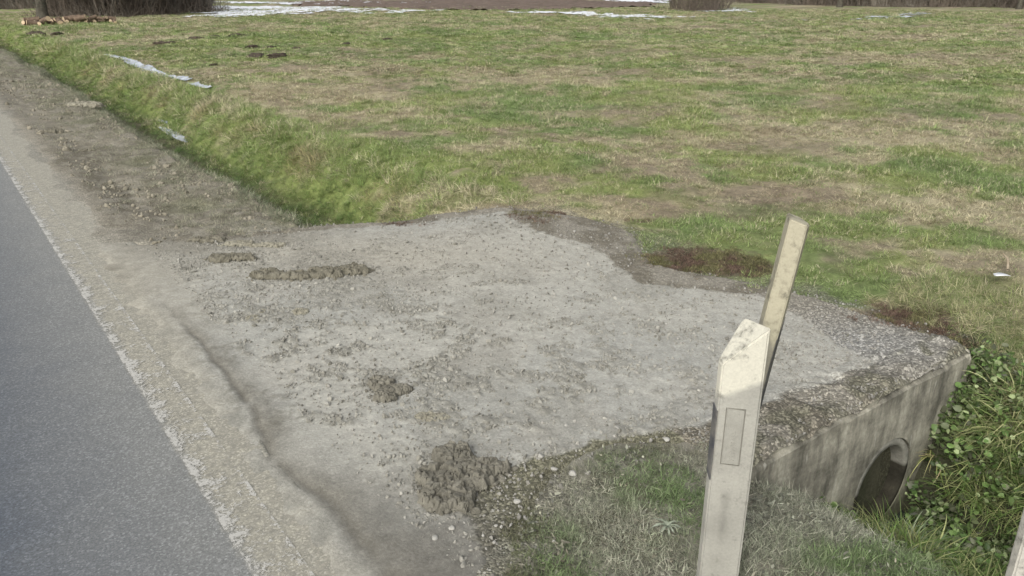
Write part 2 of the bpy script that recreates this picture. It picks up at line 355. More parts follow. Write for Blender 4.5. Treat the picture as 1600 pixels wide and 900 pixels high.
# clean tarmac to dust film, running out across the carriageway
ad = N(ns, 'ShaderNodeMath', operation='MULTIPLY_ADD'); lk.new(n0.outputs['Fac'], ad.inputs[0]); ad.inputs[1].default_value = .35; lk.new(sx.outputs[0], ad.inputs[2])
mr = N(ns, 'ShaderNodeMapRange', **{'From Min': -.05, 'From Max': .62}); lk.new(ad.outputs[0], mr.inputs[0])
base = ns.new('ShaderNodeMix'); base.data_type = 'RGBA'; base.inputs[6].default_value = (.088, .101, .122, 1); base.inputs[7].default_value = (.22, .223, .213, 1)
lk.new(mr.outputs[0], base.inputs[0])
# the dusty strip outside the white line
ad2 = N(ns, 'ShaderNodeMath', operation='MULTIPLY_ADD'); lk.new(n2.outputs['Fac'], ad2.inputs[0]); ad2.inputs[1].default_value = .05; lk.new(sx.outputs[0], ad2.inputs[2])
mr2 = N(ns, 'ShaderNodeMapRange', **{'From Min': .50, 'From Max': .56}); lk.new(ad2.outputs[0], mr2.inputs[0])
dcol = ns.new('ShaderNodeMix'); dcol.data_type = 'RGBA'; dcol.inputs[6].default_value = (.27, .258, .218, 1); dcol.inputs[7].default_value = (.37, .35, .285, 1)
lk.new(ramp(ns, lk, n2.outputs['Fac'], [(.35, 0.0), (.65, 1.0)]), dcol.inputs[0])
fin = ns.new('ShaderNodeMix'); fin.data_type = 'RGBA'; lk.new(mr2.outputs[0], fin.inputs[0]); lk.new(base.outputs[2], fin.inputs[6]); lk.new(dcol.outputs[2], fin.inputs[7])
gm_ = ns.new('ShaderNodeMix'); gm_.data_type = 'RGBA'; lk.new(mr2.outputs[0], gm_.inputs[0]); lk.new(ramp(ns, lk, n1.outputs['Fac'], [(.3, .66), (.72, 1.36)]), gm_.inputs[6]); lk.new(ramp(ns, lk, n1.outputs['Fac'], [(.3, .88), (.72, 1.12)]), gm_.inputs[7])
c = mul(ns, lk, fin.outputs[2], gm_.outputs[2])
sp = ns.new('ShaderNodeSeparateColor'); lk.new(vo.outputs['Color'], sp.inputs[0])
c = mul(ns, lk, c, ramp(ns, lk, sp.outputs[0], [(0, .80), (.75, 1.0), (1, 1.38)]))
lk.new(c, b.inputs['Base Color']); b.inputs['Roughness'].default_value = .8; b.inputs['Specular IOR Level'].default_value = .3
bp = N(ns, 'ShaderNodeBump', Strength=.5, Distance=.003); lk.new(n1.outputs['Fac'], bp.inputs['Height']); lk.new(bp.outputs[0], b.inputs['Normal'])
g = mesh_from('road', V, grid_faces(len(rx), len(ry)), m, smooth=True); tag(g, kind='structure')

# worn edge line, painted at X .49 to .63
lx = np.linspace(.485, .635, 9); X, Y = np.meshgrid(lx, ry)
Z = .0165 + (fbm(X, Y, .12, 121, 3) - .5) * .003
m, ns, lk, b = new_mat('worn_white_paint'); co = coords(ns)
sx = ns.new('ShaderNodeSeparateXYZ'); lk.new(co, sx.inputs[0])
n1 = N(ns, 'ShaderNodeTexNoise', Scale=55, Detail=9, Roughness=.8); lk.new(co, n1.inputs['Vector'])
n2 = N(ns, 'ShaderNodeTexNoise', Scale=11, Detail=5, Roughness=.6); lk.new(co, n2.inputs['Vector'])
# paint survives along its road-side edge
er = ramp(ns, lk, sx.outputs[0], [(.487, .06), (.493, .16), (.525, .07), (.56, .0), (.61, .0), (.628, .09)])
s1 = N(ns, 'ShaderNodeMath', operation='ADD'); lk.new(n1.outputs['Fac'], s1.inputs[0]); lk.new(er, s1.inputs[1])
s2 = N(ns, 'ShaderNodeMath', operation='MULTIPLY_ADD'); lk.new(n2.outputs['Fac'], s2.inputs[0]); s2.inputs[1].default_value = .6; lk.new(s1.outputs[0], s2.inputs[2])
al = ramp(ns, lk, s2.outputs[0], [(.86, 0.0), (.95, .8)])
lk.new(al, b.inputs['Alpha']); b.inputs['Base Color'].default_value = (.52, .51, .47, 1); b.inputs['Roughness'].default_value = .8
g = mesh_from('road_marking', np.stack([X.ravel(), Y.ravel(), Z.ravel()], 1), grid_faces(len(lx), len(ry)), m, smooth=True); tag(g, kind='structure')

# water in the ditches --------------------------------------------------
m_w, ns, lk, b = new_mat('ditch_water'); b.inputs['Base Color'].default_value = (.035, .04, .04, 1); b.inputs['Roughness'].default_value = .06; b.inputs['Specular IOR Level'].default_value = .6
n1 = N(ns, 'ShaderNodeTexNoise', Scale=12, Detail=3); lk.new(coords(ns), n1.inputs['Vector']); bp = N(ns, 'ShaderNodeBump', Strength=.1, Distance=.01); lk.new(n1.outputs['Fac'], bp.inputs['Height']); lk.new(bp.outputs[0], b.inputs['Normal'])
g = mesh_from('water', [(2.85, -6, -.775), (3.6, -6, -.775), (3.6, 5.6, -.775), (2.85, 5.6, -.775)], [(0, 1, 2, 3)], m_w); tag(g, kind='structure')

# ice and snow ------------------------------------------------------------
M_ICE = mat_plain('cloudy_ice', (.34, .37, .42), (.56, .60, .66), scale=5, rough=.16, bump=.05, spec=.5)
M_SNOW = mat_plain('old_snow', (.62, .64, .68), (.80, .82, .85), scale=3, rough=.7, bump=.4, dist=.03)
def ragged(name, x0, x1, y0, y1, step, fn, mat, lift=.02, rot=False):
    """a thin sheet lying on the land where fn(X, Y) > 0"""
    ax = np.arange(x0, x1, step); ay = np.arange(y0, y1, step); X, Y = np.meshgrid(ax, ay)
    k = (fn(X, Y) > 0).ravel(); Z = height(X, Y) + lift
    Fc = grid_faces(len(ax), len(ay)); Fc = Fc[k[Fc].all(1)]
    V, Fc = compact(np.stack([X.ravel(), Y.ravel(), Z.ravel()], 1), Fc)
    return mesh_from(name, V, Fc, mat, smooth=True)
def furrow(X, Y):
    w = .03 + .14 * sst(24, 21, Y) * (1 - .5 * sst(16.5, 15, Y)); 
    f = w - np.abs(X - 4.07 - .02 * np.sin(Y * 2)) + (fbm(X, Y * .5, .15, 131, 3) - .5) * .06
    return np.where((Y > 14.6) & (Y < 23.6), f, -1) - .2 * ((Y > 15.5) & (Y < 16.0))
tag(ragged('ice', 3.8, 4.4, 14, 24, .02, furrow, M_ICE, .035), kind='structure')
def pud(cx, cy, lx_, ly_):
    return lambda X, Y: 1 - ((X - cx) / lx_) ** 2 - ((Y - cy) / ly_) ** 2 + (fbm(X, Y * .3, .08, 133, 3) - .5) * 1.2
def pz(px, py, z): return gp(px, py, z)
for (px, py, z, lx_, ly_) in [(272, 212, -.44, .05, .8), (255, 192, -.40, .03, .3)]:
    cx, cy = pz(px, py, z)
    ax = np.arange(cx - .3, cx + .3, .015); ay = np.arange(cy - 1.1, cy + 1.1, .02); X, Y = np.meshgrid(ax, ay)
    k = (pud(cx, cy, lx_, ly_)(X, Y) > 0).ravel(); Z = np.maximum(height(X, Y) + .012, z + .0 * X)
    Fc = grid_faces(len(ax), len(ay)); Fc = Fc[k[Fc].all(1)]
    V, Fc = compact(np.stack([X.ravel(), Y.ravel(), Z.ravel()], 1), Fc)
    if len(Fc): tag(mesh_from('ice', V, Fc, M_ICE, smooth=True), kind='structure')
def snow_fn(poly, sc, thr, seed):
    P = [gp(*q) for q in poly]
    def fn(X, Y):
        d = sdf_poly(X, Y, P)
        return (d / 2.0).clip(-1, .55) + (fbm(X, Y, sc, seed, 4) - .5) * 2.6 - thr
    return fn, P
for poly, thr, seed in [([(312, 27), (318, 10), (420, 10), (520, 13), (500, 21), (400, 25)], .0, 141), ([(450, 22), (470, 12), (620, 16), (700, 18), (640, 22)], .35, 142),
                  ([(820, 22), (900, 24), (1030, 28), (1020, 25), (900, 21)], -.3, 143), ([(1120, 19), (1150, 19), (1150, 14), (1120, 14)], -.1, 144),
                  ([(1260, 33), (1380, 32), (1480, 25), (1460, 20), (1400, 22), (1350, 27)], .45, 145), ([(330, 4), (600, 8), (700, 5), (600, 2), (330, 1)], .25, 146), ([(960, 3), (1040, 4), (1030, 0), (960, 0)], -.2, 147)]:
    fn, P = snow_fn(poly, .8, thr, seed); P = np.array(P)
    o = ragged('snow', P[:, 0].min() - 1, P[:, 0].max() + 1, P[:, 1].min() - 1, P[:, 1].max() + 1, .12, fn, M_SNOW if seed != 145 else M_ICE, .05)
    tag(o, kind='structure')
# ploughed field beyond the meadow
P = np.array([gp(*q) for q in [(470, 9), (560, 14), (800, 20), (905, 15), (1020, 10), (1010, 3), (700, 1), (450, 3)]])
ax = np.arange(P[:, 0].min(), P[:, 0].max(), .3); ay = np.arange(P[:, 1].min(), P[:, 1].max(), .3); X, Y = np.meshgrid(ax, ay)
k = (sdf_poly(X, Y, P) + (fbm(X, Y, 2, 151, 3) - .5) * 2 > 0).ravel(); Z = height(X, Y) + .05 + .07 * np.sin(X * 4.2 + Y * 1.4) + (fbm(X, Y, .5, 153, 2) - .5) * .15
Fc = grid_faces(len(ax), len(ay)); Fc = Fc[k[Fc].all(1)]; V, Fc = compact(np.stack([X.ravel(), Y.ravel(), Z.ravel()], 1), Fc)
tag(mesh_from('ploughed_field', V, Fc, mat_plain('ploughed_earth', (.11, .085, .068), (.17, .13, .105), scale=.6, bump=.6, dist=.1), smooth=True), kind='structure')

# ---------------------------------------------------------------- scattering
def scatter(name, pts, rot, scl, tint, tint2, protos, mat, label=None, kind='stuff', idx=None):
    n = len(pts); col = bpy.data.collections.new(name + '_kinds')
    for p in protos: col.objects.link(p)
    me = bpy.data.meshes.new(name); me.vertices.add(n); me.vertices.foreach_set('co', np.asarray(pts, np.float32).ravel())
    def fv(nm, a): at = me.attributes.new(nm, 'FLOAT_VECTOR', 'POINT'); at.data.foreach_set('vector', np.asarray(a, np.float32).ravel())
    fv('rot', rot); scl = np.asarray(scl, np.float32)
    if scl.ndim == 1: scl = np.repeat(scl[:, None], 3, 1)
    fv('scl', scl)
    for nm, a in (('tint', tint), ('tint2', tint2)):
        a = np.concatenate([np.asarray(a), np.ones((n, 1))], 1).astype(np.float32)
        at = me.attributes.new(nm, 'FLOAT_COLOR', 'POINT'); at.data.foreach_set('color', a.ravel())
    at = me.attributes.new('idx', 'INT', 'POINT'); at.data.foreach_set('value', rng.integers(0, len(protos), n).astype(np.int32) if idx is None else np.asarray(idx, np.int32))
    me.update()
    o = bpy.data.objects.new(name, me); C.objects.link(o); me.materials.append(mat)
    g = bpy.data.node_groups.new(name + '_spread', 'GeometryNodeTree')
    g.interface.new_socket('Geometry', in_out='INPUT', socket_type='NodeSocketGeometry'); g.interface.new_socket('Geometry', in_out='OUTPUT', socket_type='NodeSocketGeometry')
    gi = g.nodes.new('NodeGroupInput'); go = g.nodes.new('NodeGroupOutput')
    ip = g.nodes.new('GeometryNodeInstanceOnPoints'); ci = g.nodes.new('GeometryNodeCollectionInfo')
    ci.inputs['Collection'].default_value = col; ci.inputs['Separate Children'].default_value = True; ci.inputs['Reset Children'].default_value = True
    def na(nm, t):
        a = g.nodes.new('GeometryNodeInputNamedAttribute'); a.data_type = t; a.inputs['Name'].default_value = nm; return a.outputs['Attribute']
    e2r = g.nodes.new('FunctionNodeEulerToRotation')
    g.links.new(na('rot', 'FLOAT_VECTOR'), e2r.inputs[0])
    g.links.new(gi.outputs[0], ip.inputs['Points']); g.links.new(ci.outputs[0], ip.inputs['Instance']); ip.inputs['Pick Instance'].default_value = True
    g.links.new(na('idx', 'INT'), ip.inputs['Instance Index']); g.links.new(e2r.outputs[0], ip.inputs['Rotation']); g.links.new(na('scl', 'FLOAT_VECTOR'), ip.inputs['Scale'])
    g.links.new(ip.outputs[0], go.inputs[0])
    md = o.modifiers.new('spread', 'NODES'); md.node_group = g
    return tag(o, label, None, None, kind)

def blades(n, spread, L, Wd, lean=(.2, 1.2), droop=.8, K=4, seed=0, flat=0):
    r = np.random.default_rng(seed)
    a = r.uniform(0, 2 * np.pi, n); rad = spread * np.sqrt(r.uniform(0, 1, n)); bx = np.cos(a) * rad; by = np.sin(a) * rad
    d = a + r.normal(0, 1.0, n); ln = r.uniform(L[0], L[1], n); wd = r.uniform(Wd[0], Wd[1], n)
    le = r.uniform(lean[0], lean[1], n); dr = droop * r.uniform(.4, 1.3, n)
    tw = r.normal(0, .5, n)
    V = []; px, py, pz_ = bx.copy(), by.copy(), np.zeros(n) - .01
    for k in range(K + 1):
        t = k / K; w = wd * (1 - t) ** .7 * .5 + (0 if k < K else 1e-4)
        sxn = np.cos(d + np.pi / 2 + tw * t) * w; syn = np.sin(d + np.pi / 2 + tw * t) * w
        V.append(np.stack([px - sxn, py - syn, pz_], 1)); V.append(np.stack([px + sxn, py + syn, pz_], 1))
        th = np.minimum(le + dr * t * 1.4, 2.2 if not flat else 1.62); s = ln / K
        px = px + np.cos(d + tw * t * .6) * np.sin(th) * s; py = py + np.sin(d + tw * t * .6) * np.sin(th) * s; pz_ = pz_ + np.cos(th) * s
    V = np.stack(V, 1)  # n, 2(K+1), 3
    m = 2 * (K + 1); base = (np.arange(n) * m)[:, None]
    Fc = np.concatenate([base + np.array([[2 * k, 2 * k + 1, 2 * k + 3, 2 * k + 2]]) for k in range(K)], 0)
    bv = np.repeat(r.uniform(0, 1, n), m); bw = np.repeat(r.uniform(0, 1, n), m)
    return V.reshape(-1, 3), Fc, bv, bw
def blade_proto(name, mat, **kw):
    V, Fc, bv, bw = blades(**kw)
    return mesh_from(name, V, Fc, mat, smooth=True, attrs={'bv': bv, 'bw': bw}, link=False)
def inview(X, Y, mx=1.12):
    a = -R(AZ); x = X * math.cos(a) + Y * math.sin(a); y = -X * math.sin(a) + Y * math.cos(a)
    p = R(PITCH); dep = y * math.cos(p) + H * math.sin(p); cx = x / np.maximum(dep, .01); cy = (-y * math.sin(p) * -1 - H * math.cos(p)) / np.maximum(dep, .01)
    return (y > .3) & (np.abs(cx) < .65 * mx + .35 / np.maximum(dep, .3)) & (cy > -.366 * mx - .35 / np.maximum(dep, .3))
def spray(x0, x1, y0, y1, dens, rmin=0, rmax=1e9):
    n = int((x1 - x0) * (y1 - y0) * dens); X = rng.uniform(x0, x1, n); Y = rng.uniform(y0, y1, n); r = np.hypot(X, Y)
    k = inview(X, Y) & (r >= rmin) & (r < rmax); return X[k], Y[k]

M_GRASS = mat_blade('grass_blade', .3)
turf = [blade_proto('turf_%s' % 'abcdef'[i], M_GRASS, n=34, spread=.07, L=(.03, .085), Wd=(.0025, .005), lean=(.3, 1.35), droop=.9, K=3, seed=200 + i) for i in range(6)]
turf_far = [blade_proto('sward_%s' % 'abcd'[i], M_GRASS, n=44, spread=.16, L=(.04, .11), Wd=(.008, .016), lean=(.4, 1.3), droop=.8, K=2, seed=220 + i) for i in range(4)]
bankg = [blade_proto('bank_grass_%s' % 'abcd'[i], M_GRASS, n=44, spread=.08, L=(.10, .25), Wd=(.0035, .0075), lean=(.5, 1.1), droop=1.2, K=5, seed=240 + i) for i in range(4)]

def rnd_rot(n, tilt=.15): return np.stack([rng.normal(0, tilt, n), rng.normal(0, tilt, n), rng.uniform(0, 6.283, n)], 1)
def grass_cols(X, Y, gain=1.0):
    c1 = field_rgb(X, Y); dry, br, mo, bank = field_mix(X, Y)
    c1 = c1 * rng.uniform(.75, 1.25, (len(X), 1)) * gain
    straw = rgb(.55, .50, .34) * rng.uniform(.7, 1.15, (len(X), 1)); green = rgb(.20, .275, .095) * rng.uniform(.8, 1.3, (len(X), 1))
    pick = rng.uniform(0, 1, len(X)) < (.35 + .4 * dry); c2 = np.where(pick[:, None], straw, green)
    c2 = mix(c2, rgb(.17, .11, .08), mo * .6)
    return c1, c2
def not_field(X, Y):
    """places the meadow grass stays off"""
    d = sdf_poly(X, Y, DRIVE)
    bare = (d + (fbm(X, Y, .22, 160, 4) - .5) * .7 * (Y > 1.75) > -.0)
    bare |= (X < 2.75) | ((Y < 1.62) & (X < 4.0))
    bare |= (rng.uniform(0, 1, X.shape) < sst(.35, .7, gauss(X, Y, 1235, 405, .45, .22) + gauss(X, Y, 1000, 352, .3, .12) + gauss(X, Y, 1150, 395, .25, .1) + (fbm(X, Y, .15, 165, 3) - .5) * .6))
    bare |= (np.abs(X - 4.07) < .1) & (Y > 14.6) & (Y < 23.6)
    edgem = sst(-.45, .05, d + (fbm(X, Y, .2, 161, 3) - .5) * .6)
    mo = sumg(MOSS, X, Y)
    return bare | (rng.uniform(0, 1, X.shape) < edgem * .65 * (Y > 1.6)) | (rng.uniform(0, 1, X.shape) < mo * 1.1)
PX, PY, SC, KI = [], [], [], []
for dens, r0, r1, sc, far in [(520, 0, 6.5, .72, 0), (380, 6.5, 10, .82, 0), (210, 10, 16, 1.05, 0), (110, 16, 28, .62, 1), (36, 28, 62, .95, 1)]:
    X, Y = spray(2.7, min(r1, 62), 1.2, min(r1, 62), dens, r0, r1); k = ~not_field(X, Y); X = X[k]; Y = Y[k]
    thin = fbm(X, Y, .25, 163, 3) > .27 if not far else np.ones(len(X), bool)
    X = X[thin]; Y = Y[thin]
    PX.append(X); PY.append(Y); SC.append(np.full(len(X), sc) * rng.uniform(.6, 1.35, len(X)) * (.65 + .8 * fbm(X, Y, .5, 167, 3))); KI.append(np.full(len(X), far))
X = np.concatenate(PX); Y = np.concatenate(PY); sc = np.concatenate(SC); far = np.concatenate(KI)
dry, br, mo, bank = field_mix(X, Y)
c1, c2 = grass_cols(X, Y); Z = np.where(sdf_poly(X, Y, DRIVE) > -.03, np.maximum(height(X, Y), .0), height(X, Y)); sc = sc * (1 - .35 * br)
s3 = np.stack([sc, sc, sc * (.8 - .25 * dry)], 1)
for nm, m_, pr in (('grass', far == 0, turf), ('meadow_sward', far == 1, turf_far)):
    scatter(nm, np.stack([X, Y, Z], 1)[m_], rnd_rot(m_.sum(), .2), s3[m_], c1[m_], c2[m_], pr, M_GRASS, 'short matted meadow grass, green mixed with straw')
print('turf', len(X))
# long draped grass on the far ditch bank
X, Y = spray(2.55, 3.75, 4.75, 30, 130); k = (sdf_poly(X, Y, DRIVE) < -.12) & (rng.uniform(0, 1, len(X)) < np.clip(9 / Y, .25, 1)); X = X[k]; Y = Y[k]
c1, c2 = grass_cols(X, Y, 1.0); n = len(X); zz = height(X, Y)
low = sst(-.2, -.42, zz); c1 = mix(c1, rgb(.10, .175, .05), low * .85); c2 = mix(c2, rgb(.12, .19, .06), low * .85)  # low grass greener, with shade painted into its colour to deepen the ditch
tan = sst(.47, .60, fbm(X, Y, .45, 171, 4)) * (1 - low) * sst(3.6, 3.2, X); c1 = mix(c1, rgb(.34, .28, .15), tan * .85); c2 = mix(c2, rgb(.22, .17, .10), tan * .6)
rot = np.stack([rng.normal(0, .15, n), -.55 + rng.normal(0, .2, n), rng.normal(0, .5, n)], 1)   # combed down the bank
scatter('bank_grass', np.stack([X, Y, zz], 1), rot, rng.uniform(.4, .85, n) * (1 - .5 * low) * (1 + .04 * np.clip(Y - 8, 0, 20)), c1, c2, bankg, M_GRASS, 'long grass draped down the ditch bank')
# sparse grey grass on the roadside verge and its lip
X, Y = spray(1.0, 2.6, 5.35, 26, 420); lip = sst(1.85, 2.05, X) * (1 - sst(2.35, 2.5, X))
k = (sdf_poly(X, Y, DRIVE) < -.05) & (rng.uniform(0, 1, len(X)) < np.clip(13 / Y, .4, 1) * (.12 + .3 * sst(1.2, 1.5, X) + .6 * sst(.42, .6, fbm(X, Y, .4, 175, 3)) * sst(1.1, 1.7, X) + .85 * lip))
X = X[k]; Y = Y[k]; n = len(X); lp = lip[k][:, None]
c1 = (rgb(.26, .265, .19) * (1 - lp) + rgb(.17, .20, .12) * lp) * rng.uniform(.75, 1.2, (n, 1)); c2 = rgb(.36, .34, .25) * rng.uniform(.7, 1.1, (n, 1))
scatter('verge_grass', np.stack([X, Y, height(X, Y)], 1), rnd_rot(n, .3), rng.uniform(.35, .9, n) * (.8 + .5 * lip[k]), c1, c2, turf, M_GRASS, 'sparse dusty grass on the muddy roadside verge')
# the frosty mound around the posts
X, Y = spray(.9, 3.2, .1, 1.98, 2800)
m_edge = sdf_poly(X, Y, [(.98, 0), (1.0, 1.5), (1.24, 1.76), (1.55, 1.93), (1.85, 1.95), (2.12, 1.76), (2.22, 1.46), (3.3, 1.46), (3.3, 0)])
zn = fbm(X, Y, .16, 181, 3)
k = (m_edge + (zn - .5) * .25 > .02) & (X - .35 * (zn - .5) < 2.75) & ~((Y > 1.43) & (X > 2.16)) & (rng.uniform(0, 1, len(X)) < .65 + .8 * (zn - .3)); X = X[k]; Y = Y[k]; n = len(X)
gl = sst(.5, .68, fbm(X, Y, .3, 183, 3)) * .8 + gauss(X, Y, 790, 890, .18, .12) + gauss(X, Y, 1400, 860, .25, .12) * 1.2 + gauss(X, Y, 1080, 800, .08, .2); gl = np.clip(gl, 0, 1)
c1 = mix(rgb(.27, .285, .21), rgb(.15, .215, .09), gl) * rng.uniform(.7, 1.25, (n, 1)); c2 = mix(rgb(.42, .41, .33), rgb(.26, .31, .17), gl) * rng.uniform(.75, 1.2, (n, 1))
ed = sst(.22, .02, sdf_poly(X, Y, [(.98, 0), (1.0, 1.5), (1.24, 1.76), (1.55, 1.93), (1.85, 1.95), (2.12, 1.76), (2.22, 1.46), (3.3, 1.46), (3.3, 0)])) * (X < 2.1)
c1 = mix(c1, rgb(.12, .10, .06), ed * .75); c2 = mix(c2, rgb(.17, .15, .10), ed * .6)
sc = rng.uniform(.28, .62, n) * (1 + .35 * sst(2.1, 2.4, X)) * (1 - .4 * ed)
scatter('mound_grass', np.stack([X, Y, np.where((sdf_poly(X, Y, DRIVE) > 0) & (X < 2.12), -.004, height(X, Y))], 1), rnd_rot(n, .4), sc, c1, c2, turf, M_GRASS, 'short frosted grey-green grass around the posts')

# leaves -------------------------------------------------------------------
def leaf_verts(L, Wd, fold=.25, curl=.3, seg=5, seed=0, notch=.15):
    r = np.random.default_rng(seed); V = []; Fc = []
    prof = [0, .75, 1, .86, .5, 0]
    for i in range(seg + 1):
        t = i / seg; w = Wd * .5 * prof[i]; x = t * L; z = curl * L * (t - t * t * 1.6)
        back = notch * L if i == 1 else 0
        V += [(x - back, -w, z + fold * w), (x, 0, z), (x - back, w, z + fold * w)]
    for i in range(seg):
        a = 3 * i; Fc += [(a, a + 1, a + 4, a + 3), (a + 1, a + 2, a + 5, a + 4)]
    return np.array(V), np.array(Fc)
def sprig(name, n, L, Wd, spread, hgt, seed, mat, stem=True):
    r = np.random.default_rng(seed); VV = []; FF = []; bv = []; bw = []; o = 0
    for i in range(n):
        V, Fc = leaf_verts(r.uniform(*L), r.uniform(*Wd), r.uniform(0, .5), r.uniform(-.3, .3), seed=seed)
        rz = r.uniform(0, 6.283); rx_ = r.normal(0, .45); ry_ = r.normal(0, .4)
        c_, s_ = math.cos(ry_), math.sin(ry_); V = V @ np.array([[c_, 0, -s_], [0, 1, 0], [s_, 0, c_]])
        c_, s_ = math.cos(rx_), math.sin(rx_); V = V @ np.array([[1, 0, 0], [0, c_, s_], [0, -s_, c_]])
        c_, s_ = math.cos(rz), math.sin(rz); V = V @ np.array([[c_, s_, 0], [-s_, c_, 0], [0, 0, 1]])
        rr = spread * math.sqrt(r.uniform()); aa = r.uniform(0, 6.283)
        V = V + np.array([rr * math.cos(aa), rr * math.sin(aa), r.uniform(*hgt)])
        VV.append(V); FF.append(Fc + o); o += len(V); bv += [r.uniform(0, 1)] * len(V); bw += [r.uniform(0, 1)] * len(V)
    if stem:
        V, Fc, b1, b2 = blades(n=max(3, n // 3), spread=spread * .6, L=(hgt[1] * .8, hgt[1] * 2.2), Wd=(.003, .005), lean=(.1, 1.0), droop=.6, K=3, seed=seed)
        VV.append(V); FF.append(Fc + o); bv += list(b1); bw += list(b2)
    return mesh_from(name, np.concatenate(VV), np.concatenate(FF), mat, smooth=True, attrs={'bv': bv, 'bw': bw}, link=False)
M_LEAF = mat_blade('leaf', .2, .45)
nett = [sprig('leafy_sprig_%s' % 'abcde'[i], 9, (.03, .065), (.025, .05), .06, (.02, .12), 300 + i, M_LEAF) for i in range(5)]
litter = [sprig('dry_sprig_%s' % 'abc'[i], 6, (.012, .03), (.004, .012), .05, (.002, .025), 320 + i, M_LEAF, False) for i in range(3)]
# ditch leaves
X = rng.uniform(2.5, 4.6, 9000); Y = rng.uniform(-.3, 1.5, 9000); zz = height(X, Y)
hole = gauss(X, Y, 0, 0, 1, 1) * 0 + np.exp(-((X - 3.17) / .22) ** 2 - ((Y - 1.44) / .10) ** 2) * 1.6
bl = sdf_poly(X, Y, [(2.62, 1.5), (2.6, -.5), (4.1, -.5), (4.15, .8), (3.95, 1.5)])
dn = .55 * (fbm(X, Y, .18, 191, 3) > .36)
k = (bl + (fbm(X, Y, .2, 193, 3) - .5) * .4 > 0) & (rng.uniform(0, 1, len(X)) < dn - hole); X = X[k]; Y = Y[k]; n = len(X); print('leaves', n)
zz = np.maximum(height(X, Y), -.74); lift = rng.uniform(0, .10, n) * sst(3.0, 3.3, X)
c1 = mix(rgb(.10, .17, .05), rgb(.17, .245, .085), rng.uniform(0, 1, n)) * rng.uniform(.6, 1.3, (n, 1)); c2 = mix(rgb(.25, .30, .15), rgb(.12, .13, .08), rng.uniform(0, 1, n) > .5) * rng.uniform(.7, 1.3, (n, 1))
scatter('ditch_leaves', np.stack([X, Y, zz + lift], 1), rnd_rot(n, .35), rng.uniform(.28, .72, n), c1, c2, nett, M_LEAF, 'mat of green heart-shaped leaves filling the ditch')
# rank grass among the leaves and over the far bank
X = rng.uniform(2.6, 4.7, 5200); Y = rng.uniform(-.3, 2.1, 5200)
k = (sdf_poly(X, Y, DRIVE) < -.1) & ~((X < 3.8) & (Y > 1.42)) & (rng.uniform(0, 1, len(X)) < (.45 + .4 * sst(3.6, 3.9, X) * (1 - .95 * sst(4.1, 4.6, X))) * (1 - sumg(MOSS, X, Y))) & ~((np.abs(X - 3.17) < .22) & (Y > 1.3))
X = X[k]; Y = Y[k]; n = len(X); zz = np.maximum(height(X, Y), -.78)
hi = sst(3.6, 4.1, X)
c1 = mix(rgb(.16, .24, .07), rgb(.24, .28, .11), hi) * rng.uniform(.7, 1.3, (n, 1)); c2 = mix(rgb(.36, .38, .17), rgb(.44, .40, .25), hi) * rng.uniform(.7, 1.2, (n, 1))
rot = np.stack([rng.normal(0, .3, n), -.35 * hi + rng.normal(0, .3, n), rng.uniform(-1.5, 1.5, n)], 1)
scatter('rank_grass', np.stack([X, Y, zz], 1), rot, rng.uniform(.45, 1.15, n) * (1 - .6 * sst(3.9, 4.4, X + .5 * sst(1.1, 1.5, Y))), c1, c2, bankg, M_GRASS, 'long tangled grass on the ditch sides')
# dry crumpled leaf bits on the mound and verge
X, Y = spray(.95, 3.0, .1, 1.9, 900); k = sdf_poly(X, Y, [(.98, 0), (1.05, 1.6), (1.55, 1.86), (1.85, 1.88), (2.15, 1.6), (2.2, 1.46), (2.7, 1.46), (2.7, 0)]) > .03
k &= rng.uniform(0, 1, len(X)) < sst(.42, .62, fbm(X, Y, .13, 197, 3)); X = X[k]; Y = Y[k]; n = len(X)
c1 = mix(rgb(.22, .20, .15), rgb(.30, .31, .24), rng.uniform(0, 1, n)) * rng.uniform(.7, 1.2, (n, 1))
scatter('leaf_litter', np.stack([X, Y, height(X, Y) + .004], 1), rnd_rot(n, .3), rng.uniform(.35, .95, n), c1, c1 * .8, litter, M_LEAF, 'frosted crumpled leaf litter around the posts')
# moss cushions
mossp = [blade_proto('moss_%s' % 'abc'[i], M_GRASS, n=46, spread=.03, L=(.006, .02), Wd=(.002, .004), lean=(0, .7), droop=.3, K=2, seed=340 + i) for i in range(3)]
X = rng.uniform(2.3, 4.6, 60000); Y = rng.uniform(1.4, 5.3, 60000); mo = sst(.35, .9, sumg(MOSS, X, Y) + (fbm(X, Y, .10, 59, 4) - .5) * 1.1)
k = (rng.uniform(0, 1, len(X)) < mo * .8) & (Y > 1.5); X = X[k]; Y = Y[k]; n = len(X)
gm = sst(.48, .60, fbm(X, Y, .12, 199, 3)) * .8
c1 = mix(rgb(.155, .105, .08), rgb(.17, .17, .075), gm) * rng.uniform(.6, 1.4, (n, 1))
scatter('moss', np.stack([X, Y, np.where(sdf_poly(X, Y, DRIVE) > 0, .0, height(X, Y))], 1), rnd_rot(n, .3), rng.uniform(.5, 1.3, n), c1, c1 * np.array([1.15, 1.2, 1.2]), mossp, M_GRASS, 'reddish-brown moss creeping over the driveway edge')

